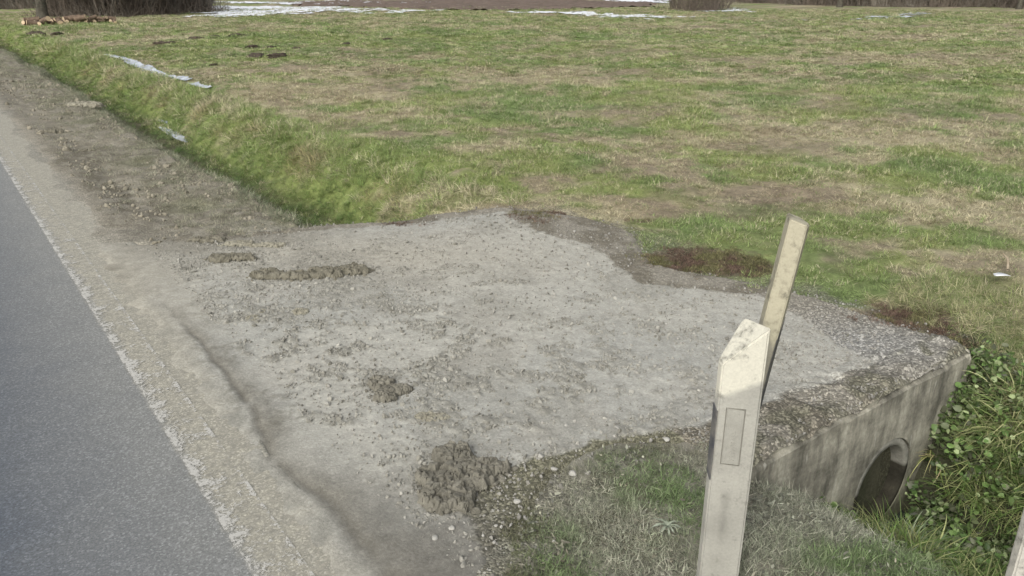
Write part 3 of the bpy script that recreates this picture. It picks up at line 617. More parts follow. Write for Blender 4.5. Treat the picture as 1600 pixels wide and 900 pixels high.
# stones and crumbs ------------------------------------------------------------
def ico(sub):
    bm = bmesh.new(); bmesh.ops.create_icosphere(bm, subdivisions=sub, radius=1)
    V = np.array([v.co[:] for v in bm.verts]); Fc = np.array([[v.index for v in f.verts] for f in bm.faces]); bm.free(); return V, Fc
ICO = {s: ico(s) for s in (1, 2, 3, 4)}
def rock(seed, sub=2, facets=9, sq=(1, .8, .6), rough=.06):
    r = np.random.default_rng(seed); V, Fc = ICO[sub]
    nrm = r.normal(0, 1, (facets, 3)); nrm /= np.linalg.norm(nrm, axis=1)[:, None]; d = r.uniform(.55, .95, facets)
    k = np.maximum(V @ nrm.T, 1e-3); rad = np.minimum((d / k).min(1), 1.0)
    P = V * rad[:, None] * np.array(sq)
    if rough: P = P * (1 + rough * (fbm(P[:, 0] * 3 + P[:, 2] * 2 + seed, P[:, 1] * 3 - P[:, 2], .5, seed % 97, 3) - .5)[:, None] * 2)
    return P, Fc
M_STONE = mat_blade('pebble', 0, .85)
def rock_proto(name, seed, mat, sub=1, **k):
    V, Fc = rock(seed, sub, **k); n = len(V)
    return mesh_from(name, V, Fc, mat, attrs={'bv': np.full(n, .1), 'bw': np.full(n, .47)}, link=False)
peb = [rock_proto('pebble_%s' % 'abcdef'[i], 400 + i, M_STONE, sub=2, facets=7, rough=.03) for i in range(6)]
M_CRUMB = mat_blade('mud_crumb', 0, .95)
cru = [rock_proto('crumb_%s' % 'abcdef'[i], 420 + i, M_CRUMB, sub=2, facets=12, rough=.25) for i in range(6)]
def surf(X, Y):
    return np.where((sdf_poly(X, Y, DRIVE) > 0) & ~((X > 2.12) & (Y < 1.47)), .006, height(X, Y))
# pale gravel: where the dust stops, along the headwall, at the mound's foot
X = rng.uniform(.85, 4.0, 90000); Y = rng.uniform(1.0, 5.4, 90000)
du = sdf_poly(X, Y, DUST); dr = sdf_poly(X, Y, DRIVE)
w = (.10 + .32 * (Y < 2.2) * (X > 2.1)) * sst(.05, -.03, du) * sst(-.12, .0, dr) + .03 * sst(.4, 0, np.abs(du)) * (Y < 2.3) + .5 * (1 - sst(1.5, 1.95, Y)) * (X > 2.2) + .5 * gauss(X, Y, 790, 790, .22, .2) + .5 * gauss(X, Y, 1330, 560, .4, .25) + .012
w = w * (dr > -.15) * (X > 1.05) * (.4 + 1.2 * fbm(X, Y, .2, 201, 3)) * ~((Y < 1.475) & (X > 2.1)) * (1 - .8 * sumg(MOSS, X, Y)) * ~((X > 3.55) & (Y < 1.55))
k = rng.uniform(0, 1, len(X)) < w; X = X[k]; Y = Y[k]; n = len(X)
r_ = rng.lognormal(math.log(.0042), .42, n).clip(.002, .014)
pale = mix(rgb(.19, .18, .155), rgb(.35, .34, .31), rng.beta(1.2, 2.2, n)) * rng.uniform(.85, 1.15, (n, 1))
scatter('gravel', np.stack([X, Y, surf(X, Y) + r_ * .25], 1), rng.uniform(0, 6.28, (n, 3)), r_, pale, pale, peb, M_STONE, 'loose pale gravel along the driveway edges')
print('gravel', n)
# crumbs of dried mud over the dust
X = rng.uniform(.8, 3.6, 160000); Y = rng.uniform(1.3, 5.5, 160000); du = sdf_poly(X, Y, DUST)
n_m = fbm(X, Y, .12, 95, 4); n_l = fbm(X, Y, .8, 97, 4)
cm = sst(.50, .68, n_m + (n_l - .5) * .55)
rz_ = np.clip(gauss(X, Y, 470, 540, .8, 1.0) + gauss(X, Y, 800, 600, .5, .4) + gauss(X, Y, 1250, 640, .5, .3) * .6 + .3, 0, 1)
hp = sum(gauss(X, Y, *a) for a in [(360, 410, .28, .18), (490, 440, .4, .2), (605, 615, .2, .15), (715, 745, .25, .25), (675, 655, .12, .1), (470, 490, .12, .1), (400, 385, .35, .12), (500, 470, .5, .25)])
k = (du > 0) & (X > .97) & (rng.uniform(0, 1, len(X)) < (1.0 * cm * rz_ + .06) * (.3 + 1.4 * fbm(X, Y, .05, 207, 3)) + .3 * np.clip(hp, 0, 1)); X = X[k]; Y = Y[k]; n = len(X)
r_ = rng.lognormal(math.log(.0036), .55, n).clip(.0015, .018)
cc = mix(rgb(.19, .182, .152), rgb(.34, .33, .29), rng.uniform(0, 1, n)) * rng.uniform(.85, 1.1, (n, 1))
scatter('mud_crumbs', np.stack([X, Y, .008 + r_ * .15], 1), rng.uniform(0, 6.28, (n, 3)), np.stack([r_, r_, r_ * .7], 1), cc, cc, cru, M_CRUMB, 'crumbs of dried mud scattered over the driveway dust')
print('crumbs', n)
# lumpy mud on the verge
X, Y = spray(.95, 2.1, 5.3, 22, 420); k = rng.uniform(0, 1, len(X)) < .8 * sst(.5, .68, fbm(X, Y, .3, 203, 4)) * np.clip(8 / Y, .2, 1); X = X[k]; Y = Y[k]; n = len(X)
r_ = rng.lognormal(math.log(.009), .5, n).clip(.003, .035) * (1 + .04 * Y); cc = mix(rgb(.17, .155, .115), rgb(.29, .265, .205), rng.uniform(0, 1, n))
scatter('verge_mud', np.stack([X, Y, height(X, Y) + r_ * .1], 1), rng.uniform(0, 6.28, (n, 3)), r_, cc, cc, cru, M_CRUMB, 'churned lumps of mud on the roadside verge')

# ---------------------------------------------------------------- culvert
M_CON = None
m, ns, lk, b = new_mat('weathered_concrete'); co = coords(ns); M_CON = m
st = N(ns, 'ShaderNodeMapping'); st.inputs['Scale'].default_value = (4.2, 4.2, 1.0); lk.new(co, st.inputs['Vector'])
n1 = N(ns, 'ShaderNodeTexNoise', Scale=1.6, Detail=8, Roughness=.65); lk.new(st.outputs[0], n1.inputs['Vector'])
n2 = N(ns, 'ShaderNodeTexNoise', Scale=5, Detail=8, Roughness=.7); lk.new(co, n2.inputs['Vector'])
n3 = N(ns, 'ShaderNodeTexNoise', Scale=70, Detail=6, Roughness=.7); lk.new(co, n3.inputs['Vector'])
sz = ns.new('ShaderNodeSeparateXYZ'); lk.new(co, sz.inputs[0])
r = ns.new('ShaderNodeValToRGB'); e = r.color_ramp.elements; e[0].position = .36; e[0].color = (.11, .105, .085, 1); e[1].position = .66; e[1].color = (.42, .40, .325, 1); e.new(.5).color = (.27, .255, .205, 1)
lk.new(n1.outputs['Fac'], r.inputs[0])
c = mul(ns, lk, r.outputs[0], ramp(ns, lk, n2.outputs['Fac'], [(.36, .5), (.62, 1.4)]))
c = mul(ns, lk, c, ramp(ns, lk, n3.outputs['Fac'], [(.3, .85), (.7, 1.15)]))
pt = ns.new('ShaderNodeMix'); pt.data_type = 'RGBA'; pt.inputs[7].default_value = (.40, .385, .33, 1)
n4 = N(ns, 'ShaderNodeTexNoise', Scale=7, Detail=3, Roughness=.5); lk.new(st.outputs[0], n4.inputs['Vector']); lk.new(ramp(ns, lk, n4.outputs['Fac'], [(.66, 0.0), (.70, .8)]), pt.inputs[0]); lk.new(c, pt.inputs[6]); c = pt.outputs[2]
# moss-dark foot below the high-water mark
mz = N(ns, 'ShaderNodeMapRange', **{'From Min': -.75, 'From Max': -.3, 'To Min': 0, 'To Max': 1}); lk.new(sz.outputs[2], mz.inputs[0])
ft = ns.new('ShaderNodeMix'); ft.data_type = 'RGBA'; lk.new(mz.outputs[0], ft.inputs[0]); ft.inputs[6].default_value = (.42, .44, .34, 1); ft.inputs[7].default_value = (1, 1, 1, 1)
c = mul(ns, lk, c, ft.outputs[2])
lk.new(c, b.inputs['Base Color']); b.inputs['Roughness'].default_value = .9; b.inputs['Specular IOR Level'].default_value = .2
bp = N(ns, 'ShaderNodeBump', Strength=.6, Distance=.008); lk.new(n3.outputs['Fac'], bp.inputs['Height']); lk.new(bp.outputs[0], b.inputs['Normal'])
CX, CZ, PR = 3.19, -.505, .192
WX0, WX1, WZ0, WZ1, WY0, WY1 = 2.12, 3.86, -1.0, .0, 1.46, 1.60
cul = empty('culvert', (CX, WY0, -.86)); tag(cul, 'stained concrete headwall with a round pipe mouth under the dusty driveway', 'culvert')
def wall_mesh():
    na = 160; nr = 22; V = []; Fc = []
    th = np.linspace(0, 2 * np.pi, na, endpoint=False)
    c_, s_ = np.cos(th), np.sin(th)
    tx = np.where(c_ > 0, (WX1 - CX), (CX - WX0)) / np.maximum(np.abs(c_), 1e-6); tz = np.where(s_ > 0, WZ1 - CZ, CZ - WZ0) / np.maximum(np.abs(s_), 1e-6)
    tm = np.minimum(tx, tz)
    r0 = PR + .042
    for j in range(nr + 1):
        rr = r0 + (tm - r0) * (j / nr); x = CX + c_ * rr; z = CZ + s_ * rr
        y = WY0 + (fbm(x, z, .3, 211, 4) - .5) * .022
        top = z > WZ1 - .03; y = y + top * (.012 + .03 * (fbm(x, z * 0, .08, 213, 3)) - .01)
        z = z + top * (fbm(x, z * 0, .1, 215, 3) - .6) * .03
        V.append(np.stack([x, y, z], 1))
    V.append(np.stack([CX + c_ * tm, np.full(na, WY1), CZ + s_ * tm], 1)); V.append(np.stack([CX + c_ * r0, np.full(na, WY1), CZ + s_ * r0], 1)); V.append(V[0].copy())
    V = np.concatenate(V); L = nr + 4
    i = np.arange(na); jn = (i + 1) % na
    Fc = np.concatenate([np.stack([k * na + i, k * na + jn, (k + 1) * na + jn, (k + 1) * na + i], 1) for k in range(L - 1)])
    return V, Fc
V, Fc = wall_mesh(); V = V - np.array([CX, WY0, -.86])
# keep the material's height bands: object coordinates are measured from the ditch bed, so shift them
w = mesh_from('headwall', V, Fc, M_CON, cul, smooth=False)
m2 = M_CON.copy(); m2.name = 'weathered_concrete_wall'
for nd in m2.node_tree.nodes:
    if nd.type == 'MAP_RANGE': nd.inputs['From Min'].default_value = .1; nd.inputs['From Max'].default_value = .5
w.data.materials[0] = m2
# pipe
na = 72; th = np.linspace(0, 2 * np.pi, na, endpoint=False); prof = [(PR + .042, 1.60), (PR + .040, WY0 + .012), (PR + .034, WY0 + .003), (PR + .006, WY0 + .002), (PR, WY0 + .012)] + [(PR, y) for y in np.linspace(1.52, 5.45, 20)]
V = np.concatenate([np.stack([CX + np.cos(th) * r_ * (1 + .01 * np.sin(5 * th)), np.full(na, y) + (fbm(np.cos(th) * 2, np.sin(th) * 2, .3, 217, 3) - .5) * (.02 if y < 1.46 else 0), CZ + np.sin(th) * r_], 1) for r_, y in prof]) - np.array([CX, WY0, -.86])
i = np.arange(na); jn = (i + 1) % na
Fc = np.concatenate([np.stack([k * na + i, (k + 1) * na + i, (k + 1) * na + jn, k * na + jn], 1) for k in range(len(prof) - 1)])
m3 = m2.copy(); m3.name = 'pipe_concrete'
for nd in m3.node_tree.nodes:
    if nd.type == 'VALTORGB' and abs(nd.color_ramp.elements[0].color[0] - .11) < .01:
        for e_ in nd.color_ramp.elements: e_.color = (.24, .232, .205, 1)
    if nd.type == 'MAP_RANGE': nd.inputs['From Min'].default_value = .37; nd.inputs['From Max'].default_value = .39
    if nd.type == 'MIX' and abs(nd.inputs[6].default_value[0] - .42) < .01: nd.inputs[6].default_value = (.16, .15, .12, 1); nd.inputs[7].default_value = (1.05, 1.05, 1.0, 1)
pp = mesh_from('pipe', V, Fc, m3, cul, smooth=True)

# ---------------------------------------------------------------- posts
def mat_post(name, zcut, slope=.9, band=None, stain=True, dustc=(.265, .258, .225), cap=(.53, .51, .425)):
    m, ns, lk, b = new_mat(name); co = coords(ns); s = ns.new('ShaderNodeSeparateXYZ'); lk.new(co, s.inputs[0])
    n1 = N(ns, 'ShaderNodeTexNoise', Scale=22, Detail=7, Roughness=.7); lk.new(co, n1.inputs['Vector'])
    n2 = N(ns, 'ShaderNodeTexNoise', Scale=6, Detail=4); lk.new(co, n2.inputs['Vector'])
    n3 = N(ns, 'ShaderNodeTexNoise', Scale=140, Detail=4, Roughness=.7); lk.new(co, n3.inputs['Vector'])
    a = N(ns, 'ShaderNodeMath', operation='MULTIPLY_ADD'); lk.new(s.outputs[0], a.inputs[0]); a.inputs[1].default_value = -slope; lk.new(s.outputs[2], a.inputs[2])
    a2 = N(ns, 'ShaderNodeMath', operation='MULTIPLY_ADD'); lk.new(n1.outputs['Fac'], a2.inputs[0]); a2.inputs[1].default_value = .03; lk.new(a.outputs[0], a2.inputs[2])
    mr = N(ns, 'ShaderNodeMapRange', **{'From Min': zcut + .008, 'From Max': zcut + .028}); lk.new(a2.outputs[0], mr.inputs[0])
    d = ns.new('ShaderNodeMix'); d.data_type = 'RGBA'; d.inputs[6].default_value = (*dustc, 1); d.inputs[7].default_value = (*[x * 1.32 for x in dustc], 1); lk.new(ramp(ns, lk, n2.outputs['Fac'], [(.35, 0.), (.65, 1.)]), d.inputs[0])
    cp = ns.new('ShaderNodeMix'); cp.data_type = 'RGBA'; cp.inputs[6].default_value = (*[x * .55 for x in cap], 1); cp.inputs[7].default_value = (*cap, 1); lk.new(ramp(ns, lk, n1.outputs['Fac'], [(.36, 0.), (.5, 1.)]), cp.inputs[0])
    f = ns.new('ShaderNodeMix'); f.data_type = 'RGBA'; lk.new(mr.outputs[0], f.inputs[0]); lk.new(d.outputs[2], f.inputs[6]); lk.new(cp.outputs[2], f.inputs[7]); c = f.outputs[2]
    if stain:   # a faint vertical smear low on the broad face
        sx_ = N(ns, 'ShaderNodeMath', operation='ADD'); lk.new(s.outputs[0], sx_.inputs[0]); sx_.inputs[1].default_value = .0
        ab = N(ns, 'ShaderNodeMath', operation='ABSOLUTE'); lk.new(sx_.outputs[0], ab.inputs[0])
        ab2 = N(ns, 'ShaderNodeMath', operation='MULTIPLY_ADD'); lk.new(n1.outputs['Fac'], ab2.inputs[0]); ab2.inputs[1].default_value = .03; lk.new(ab.outputs[0], ab2.inputs[2])
        v1 = ramp(ns, lk, ab2.outputs[0], [(.018, .78), (.034, 1.0)])
        v2 = ramp(ns, lk, s.outputs[2], [(.16, 0.), (.22, 1.), (.34, 1.), (.36, 0.)])
        mm = ns.new('ShaderNodeMix'); mm.data_type = 'RGBA'; lk.new(v2, mm.inputs[0]); mm.inputs[6].default_value = (1, 1, 1, 1); lk.new(v1, mm.inputs[7]); c = mul(ns, lk, c, mm.outputs[2])
    c = mul(ns, lk, c, ramp(ns, lk, n3.outputs['Fac'], [(.3, .9), (.7, 1.1)]))
    c = mul(ns, lk, c, ramp(ns, lk, n1.outputs['Fac'], [(.33, .72), (.43, 1.0)]))
    lk.new(c, b.inputs['Base Color']); b.inputs['Roughness'].default_value = .75; b.inputs['Specular IOR Level'].default_value = .3
    bp = N(ns, 'ShaderNodeBump', Strength=.25, Distance=.003); lk.new(n1.outputs['Fac'], bp.inputs['Height']); lk.new(bp.outputs[0], b.inputs['Normal'])
    return m
def post_body(sec, zl, zr, x0, x1, mat, parent, bev=.005, taper=.0):
    """prism of cross-section sec, its top sloping from zl at x0 to zr at x1"""
    bm = bmesh.new(); bot = [bm.verts.new((x * (1 + taper), y * (1 + taper), -.25)) for x, y in sec]
    top = [bm.verts.new((x, y, zl + (zr - zl) * (x - x0) / (x1 - x0))) for x, y in sec]
    n = len(sec); bm.faces.new(top); bm.faces.new(bot[::-1])
    for i in range(n): bm.faces.new((bot[i], bot[(i + 1) % n], top[(i + 1) % n], top[i]))
    bmesh.ops.recalc_face_normals(bm, faces=bm.faces)
    bmesh.ops.bevel(bm, geom=[e for e in bm.edges], offset=bev, segments=3, affect='EDGES')
    me = bpy.data.meshes.new('post_body'); bm.to_mesh(me); bm.free()
    for p in me.polygons: p.use_smooth = False
    me.materials.append(mat); o = bpy.data.objects.new('post_body', me); C.objects.link(o); o.parent = parent
    return o
def box(name, x0, x1, y0, y1, z0, z1, mat, parent, bev=.001):
    bm = bmesh.new(); bmesh.ops.create_cube(bm, size=1)
    for v in bm.verts: v.co = ((x0 + x1) / 2 + v.co.x * (x1 - x0), (y0 + y1) / 2 + v.co.y * (y1 - y0), (z0 + z1) / 2 + v.co.z * (z1 - z0))
    bmesh.ops.bevel(bm, geom=[e for e in bm.edges], offset=bev, segments=2, affect='EDGES')
    me = bpy.data.meshes.new(name); bm.to_mesh(me); bm.free(); me.materials.append(mat)
    o = bpy.data.objects.new(name, me); C.objects.link(o); o.parent = parent; return o
M_BAND = mat_plain('scuffed_dark_band', (.055, .058, .068), (.15, .145, .13), scale=14, rough=.6)
M_GROOVE = mat_plain('dark_panel_rim', (.15, .145, .12), (.20, .19, .16), scale=30)  # panel rim, darker than the post face
M_DUSTP = mat_plain('dusty_plastic', (.262, .255, .222), (.33, .322, .28), scale=20)
# nearest post: broad face turned to the passing cars, top sloping down towards the road
ZT = .845
p1 = empty('delineator_post', (1.575, 1.135, -.01), R(-50)); tag(p1, 'nearest roadside marker post, dusty body with pale slanted top and recessed panel', 'marker post')
sec = [(-.058, .000), (-.047, -.026), (.058, -.022), (.062, -.010), (.004, .062), (-.006, .062)]
bod = post_body(sec, ZT - .115, ZT, -.058, .058, mat_post('post_one', .665, .55), p1, .004)
for v in bod.data.vertices:      # the back ridge stands level with the right corner
    if v.co.z > .5: v.co.z = min(v.co.z + max(0, v.co.y + .02) * .62, ZT)
# embossed reflector panel on the broad face
def on_face(x): return -.026 + (x + .047) / .105 * .004
for nm, a, b_, z0, z1 in [('panel_rim', -.026, -.0235, .44, .615), ('panel_rim', .0225, .025, .44, .615), ('panel_rim', -.0235, .0225, .6125, .615), ('panel_rim', -.0235, .0225, .44, .4425)]:
    ym = on_face((a + b_) / 2)
    box(nm, a, b_, ym - .0012, ym + .003, z0, z1, M_GROOVE, p1, .0004)
pan = box('reflector_panel', -.0225, .0215, on_face(0) - .0022, on_face(0) + .004, .4435, .6115, M_DUSTP, p1, .0008); pan.rotation_euler = (0, 0, 0)
# worn raised lettering running up the panel
for k in range(9):
    zc = .455 + k * .0105
    for q in range(3):
        if random.random() < .75: box('embossed_mark', -.004 + q * .005, -.001 + q * .005 + random.uniform(0, .002), on_face(0) - .0034, on_face(0) - .002, zc, zc + random.uniform(.002, .008), M_DUSTP, pan, .0003)
# dark band left on the narrow side
bm = bmesh.new()
xa, ya, xb, yb = -.0590, -.0025, -.0492, -.0255
vs = [bm.verts.new(c) for c in [(xa, ya, .40), (xb, yb, .385), (xb, yb, .60), (xa, ya, .615), (xa + .003, ya, .40), (xb + .003, yb + .001, .385), (xb + .003, yb + .001, .60), (xa + .003, ya, .615)]]
for f_ in [(0, 1, 2, 3), (7, 6, 5, 4), (0, 4, 5, 1), (1, 5, 6, 2), (2, 6, 7, 3), (3, 7, 4, 0)]: bm.faces.new([vs[i] for i in f_])
bmesh.ops.recalc_face_normals(bm, faces=bm.faces); me = bpy.data.meshes.new('black_band'); bm.to_mesh(me); bm.free(); me.materials.append(M_BAND); o = bpy.data.objects.new('black_band', me); C.objects.link(o); o.parent = p1
# second post behind it, seen on its narrow side, leaning a little
p2 = empty('delineator_post', (1.71, 1.255, .0), R(-44)); p2.rotation_euler = (R(1), R(6.5), R(-44))
tag(p2, 'slim taller marker post leaning behind the nearest one, cream above and grey-brown below', 'marker post')
sec = [(-.030, -.022), (.016, -.027), (.032, .012), (.012, .05), (-.024, .05)]
post_body(sec, 1.085, 1.07, -.03, .03, mat_post('post_two', .735, -1.6, stain=False, cap=(.40, .37, .27), dustc=(.25, .235, .185)), p2, .003)
p2b = bpy.data.objects.new('dark', None); bpy.data.objects.remove(p2b)
bm = bmesh.new()
vs = [bm.verts.new(c) for c in [(.0175, -.0255, .40), (.0325, .0095, .43), (.0325, .0095, .80), (.0175, -.0255, .74), (.0155, -.0245, .40), (.0305, .0105, .43), (.0305, .0105, .80), (.0155, -.0245, .74)]]
for f_ in [(0, 1, 2, 3), (7, 6, 5, 4), (0, 4, 5, 1), (1, 5, 6, 2), (2, 6, 7, 3), (3, 7, 4, 0)]: bm.faces.new([vs[i] for i in f_])
bmesh.ops.recalc_face_normals(bm, faces=bm.faces); me = bpy.data.meshes.new('black_band'); bm.to_mesh(me); bm.free(); me.materials.append(M_BAND); o = bpy.data.objects.new('black_band', me); C.objects.link(o); o.parent = p2
# third post cut by the corner of the picture
qx, qy = 2.035, .52
p3 = empty('delineator_post', (qx, qy, -.12), R(-62)); tag(p3, 'pale smooth marker post cut off by the lower right corner of the photo', 'marker post')
post_body([(-.055, -.012), (-.043, -.040), (.060, -.030), (.060, .012), (.03, .045), (-.03, .045)], ZT, ZT + .12, -.055, .055, mat_post('post_three', .2, .2, stain=False, cap=(.46, .44, .385)), p3, .004)

# ---------------------------------------------------------------- mud heaps and stones
M_MUD = []
for i, (a, b_) in enumerate([((.115, .107, .08), (.215, .20, .155)), ((.115, .108, .086), (.22, .207, .168)), ((.20, .185, .14), (.30, .285, .225))]):
    M_MUD.append(mat_plain('clod_mud_%s' % 'abc'[i], a, b_, scale=22, rough=.92, bump=.8, dist=.005))
def heap(px, py, blobs, n, size, label, mat=0, seed=0, h=.03, rot=0):
    """blobs: (du, dv, ru, rv) in metres across / along the view; chunks lie thickest in the blobs' middles"""
    cx, cy = gp(px, py); r = np.random.default_rng(seed); VV = []; FF = []; o = 0; a = R(AZ)
    def place(u, v): return u * math.cos(a) + v * math.sin(a), -u * math.sin(a) + v * math.cos(a)
    u0 = min(b_[0] - b_[2] for b_ in blobs) - .03; u1 = max(b_[0] + b_[2] for b_ in blobs) + .03; v0 = min(b_[1] - b_[3] for b_ in blobs) - .03; v1 = max(b_[1] + b_[3] for b_ in blobs) + .03
    gu = np.arange(u0, u1, .0035); gv = np.arange(v0, v1, .0035); U, Vv = np.meshgrid(gu, gv)
    en = (fbm(U, Vv, .05, seed + 5, 4) - .5) * 1.1; p = -np.ones(U.shape)
    for (du, dv, ru, rv) in blobs: p = np.maximum(p, 1 - ((U - du) / ru) ** 2 - ((Vv - dv) / rv) ** 2)
    p = p + en * .95 - .05
    # blocks: nearest of a set of seed points, cracked where two are equally near
    npt = int((u1 - u0) * (v1 - v0) / (size * 1.5) ** 2) + 3; qx = r.uniform(u0, u1, npt); qy = r.uniform(v0, v1, npt); ch = r.uniform(.55, 1.1, npt); tx = r.normal(0, .14, npt); ty = r.normal(0, .14, npt)
    wu = U + (fbm(U, Vv, .02, seed + 7, 3) - .5) * .02; wv = Vv + (fbm(U, Vv, .02, seed + 8, 3) - .5) * .02
    D = np.stack([(wu - qx[i]) ** 2 + (wv - qy[i]) ** 2 for i in range(npt)]); o1 = D.argmin(0); D.sort(axis=0); cr = np.sqrt(D[1]) - np.sqrt(D[0])
    z = h * .85 * np.sqrt(np.clip(p * 2.6, 0, 1)) * (.35 + .75 * ch[o1]) + (tx[o1] * (U - qx[o1]) + ty[o1] * (Vv - qy[o1])) - min(.2 * h, .008) * (1 - sst(.0, .005, cr)) + (fbm(U, Vv, .012, seed + 11, 3) - .5) * .006
    z = np.where(p > .02, z, -.006); x, y = place(U.ravel(), Vv.ravel()); Fg = grid_faces(len(gu), len(gv)); kk = (p > -.05).ravel(); Fg = Fg[kk[Fg].all(1)]
    Vg, Fg = compact(np.stack([x, y, z.ravel()], 1), Fg); Fg = np.concatenate([Fg[:, [0, 1, 2]], Fg[:, [0, 2, 3]]]); VV.append(Vg); FF.append(Fg); o = len(Vg)
    for i in range(int(n * 2.4)):
        du, dv, ru, rv = blobs[r.integers(len(blobs))]; q = .35 + .95 * math.sqrt(r.uniform()); t = r.uniform(0, 6.283)
        u = du + ru * q * math.cos(t); v = dv + rv * q * math.sin(t); s = min(size * r.lognormal(-.55, .6) * (1.1 - .45 * q), size * 1.0)
        V, Fc = rock(seed * 31 + i, 3, 7, (1, r.uniform(.55, 1), r.uniform(.35, .7)), .12)
        t = r.uniform(0, 6.283); c_, s_ = math.cos(t), math.sin(t); tl = r.normal(0, .4); ct, st_ = math.cos(tl), math.sin(tl)
        V = V @ np.array([[1, 0, 0], [0, ct, st_], [0, -st_, ct]]) @ np.array([[c_, s_, 0], [-s_, c_, 0], [0, 0, 1]]) * s
        x, y = place(u, v); V = V + np.array([x, y, s * .2 + h * .75 * max(0, 1 - q * q)])
        VV.append(V); FF.append(Fc + o); o += len(V)
    m = mesh_from('mud_heap', np.concatenate(VV), np.concatenate(FF), M_MUD[mat]); m.location = (cx, cy, .004 if 0.8 < cy < 5.6 and cx < 3.6 else float(height(cx, cy)))
    return tag(m, label, 'mud heap')
heap(715, 752, [(-.02, .13, .08, .07), (.03, .0, .11, .09), (-.03, -.12, .10, .09), (.10, .06, .09, .05), (-.1, .0, .05, .06)], 130, .018, 'largest heap of cracked mud blocks, beside the near grass edge', 1, 3, .05)
heap(605, 612, [(-.03, .05, .065, .06), (.05, -.01, .06, .05), (.0, -.06, .06, .05)], 34, .014, 'dark two-lobed mud heap in the middle of the driveway', 1, 5, .035)
heap(675, 654, [(0, 0, .075, .04)], 26, .010, 'small pale sandy mud heap below the two-lobed one', 2, 7, .016)
heap(490, 432, [(-.26, -.03, .12, .06), (-.1, -.045, .12, .05), (.08, .0, .13, .08), (.22, .06, .12, .08)], 90, .020, 'long crescent-shaped ridge of dark mud across the driveway', 0, 11, .05)
heap(361, 408, [(-.06, 0, .09, .06), (.07, .01, .09, .05)], 42, .018, 'short dark mud heap left of the long mud ridge', 0, 13, .045)
heap(325, 377, [(0, 0, .12, .05)], 26, .018, 'low brown mud heap at the corner where driveway meets verge', 0, 17, .03)
heap(400, 384, [(-.1, 0, .12, .05), (.1, -.03, .12, .04)], 46, .017, 'crumbly line of brown mud along the driveway-verge border', 2, 19, .03)
heap(470, 490, [(0, 0, .05, .05)], 14, .011, 'small mud lump below the long mud ridge', 2, 23, .02)
heap(395, 500, [(0, 0, .05, .05), (.02, .1, .03, .03)], 14, .008, 'scatter of small mud lumps left of the driveway middle', 2, 29, .012)
heap(82, 206, [(0, 0, .13, .08)], 10, .03, 'dark mud clod on the verge by the left edge of the photo', 0, 31, .05)
heap(135, 232, [(0, 0, .10, .06)], 10, .02, 'small mud clod on the verge below the dark one', 0, 37, .03)
heap(130, 165, [(0, 0, .25, .12), (.25, -.1, .1, .1)], 26, .035, 'pale lumpy mud heap high on the verge near the ditch', 2, 41, .06)
M_ST = mat_plain('pale_stone', (.30, .29, .26), (.42, .41, .37), scale=20, rough=.85, bump=.3, dist=.003)
for i, (px, py, s, lb) in enumerate([(808, 787, .015, 'largest pale round stone in the gravel right of the big mud heap'), (706, 829, .014, 'white stone just below the big mud heap'), (866, 737, .016, 'white stone at the upper end of the gravel patch'),
        (845, 716, .017, 'grey stone alone in the dust above the gravel patch'), (895, 743, .017, 'flat grey stone at the edge of the near grass'), (885, 667, .010, 'tiny white stone in the dust left of the two stones'), (964, 671, .013, 'upper of two pale stones above the near grass'),
        (960, 684, .010, 'lower of two pale stones above the near grass'), (1265, 585, .014, 'small white stone on the dust right of the slim post'), (1041, 690, .014, 'pale stone at the top of the near grass left of the post'), (679, 845, .014, 'pale stone at the lowest corner of the big mud heap'), (756, 391, .010, 'tiny pale stone on the far part of the driveway')]):
    x, y = gp(px, py); V, Fc = rock(700 + i, 3, 8, (1, .8, .6), .05)
    o = mesh_from('stone', V * s, Fc, M_ST, smooth=True); o.location = (x, y, .006 + s * .3 if sdf_poly(np.array([x]), np.array([y]), DRIVE)[0] > 0 else float(height(x, y)) + s * .35); o.rotation_euler = (0, 0, i * 1.3); tag(o, lb, 'stone', 'larger stones lying on the driveway')

# litter ---------------------------------------------------------------
x, y = gp(1556, 446); V, Fc = leaf_verts(.11, .05, .2, .15)
M_PAPER = mat_plain('white_scrap', (.72, .73, .74), (.82, .83, .84), scale=10, rough=.6)
o = mesh_from('litter', V, Fc, M_PAPER, smooth=True); md = o.modifiers.new('thick', 'SOLIDIFY'); md.thickness = .003; o.location = (x - .05, y, float(height(x, y)) + .06); o.rotation_euler = (0, 0, R(-25)); tag(o, 'crumpled white scrap lying in the grass at the right edge', 'litter')
def tube(pts, rad, sides=6):
    P = np.array(pts, float); V = []; 
    for i, p in enumerate(P):
        t = P[min(i + 1, len(P) - 1)] - P[max(i - 1, 0)]; t /= np.linalg.norm(t) + 1e-9
        a = np.cross(t, [.13, .31, .94] if abs(t[2]) < .95 else [1, 0, 0]); a /= np.linalg.norm(a); b_ = np.cross(t, a); r_ = rad[i] if hasattr(rad, '__len__') else rad
        for k in range(sides):
            th = 2 * math.pi * k / sides; V.append(p + a * math.cos(th) * r_ + b_ * math.sin(th) * r_)
    Fc = [(i * sides + k, i * sides + (k + 1) % sides, (i + 1) * sides + (k + 1) % sides, (i + 1) * sides + k) for i in range(len(P) - 1) for k in range(sides)]
    return np.array(V), np.array(Fc)
x, y = gp(1572, 434); z = float(height(x, y)); V, Fc = tube([(-.09, -.03, .05), (-.02, .0, .06), (.04, .03, .075), (.09, .08, .085)], [.007, .008, .007, .004])
o = mesh_from('stick', V, Fc, mat_plain('dry_wood', (.36, .29, .20), (.48, .40, .29), scale=20), smooth=True); o.location = (x, y, z); tag(o, 'short pale broken stick beside the white scrap', 'stick')
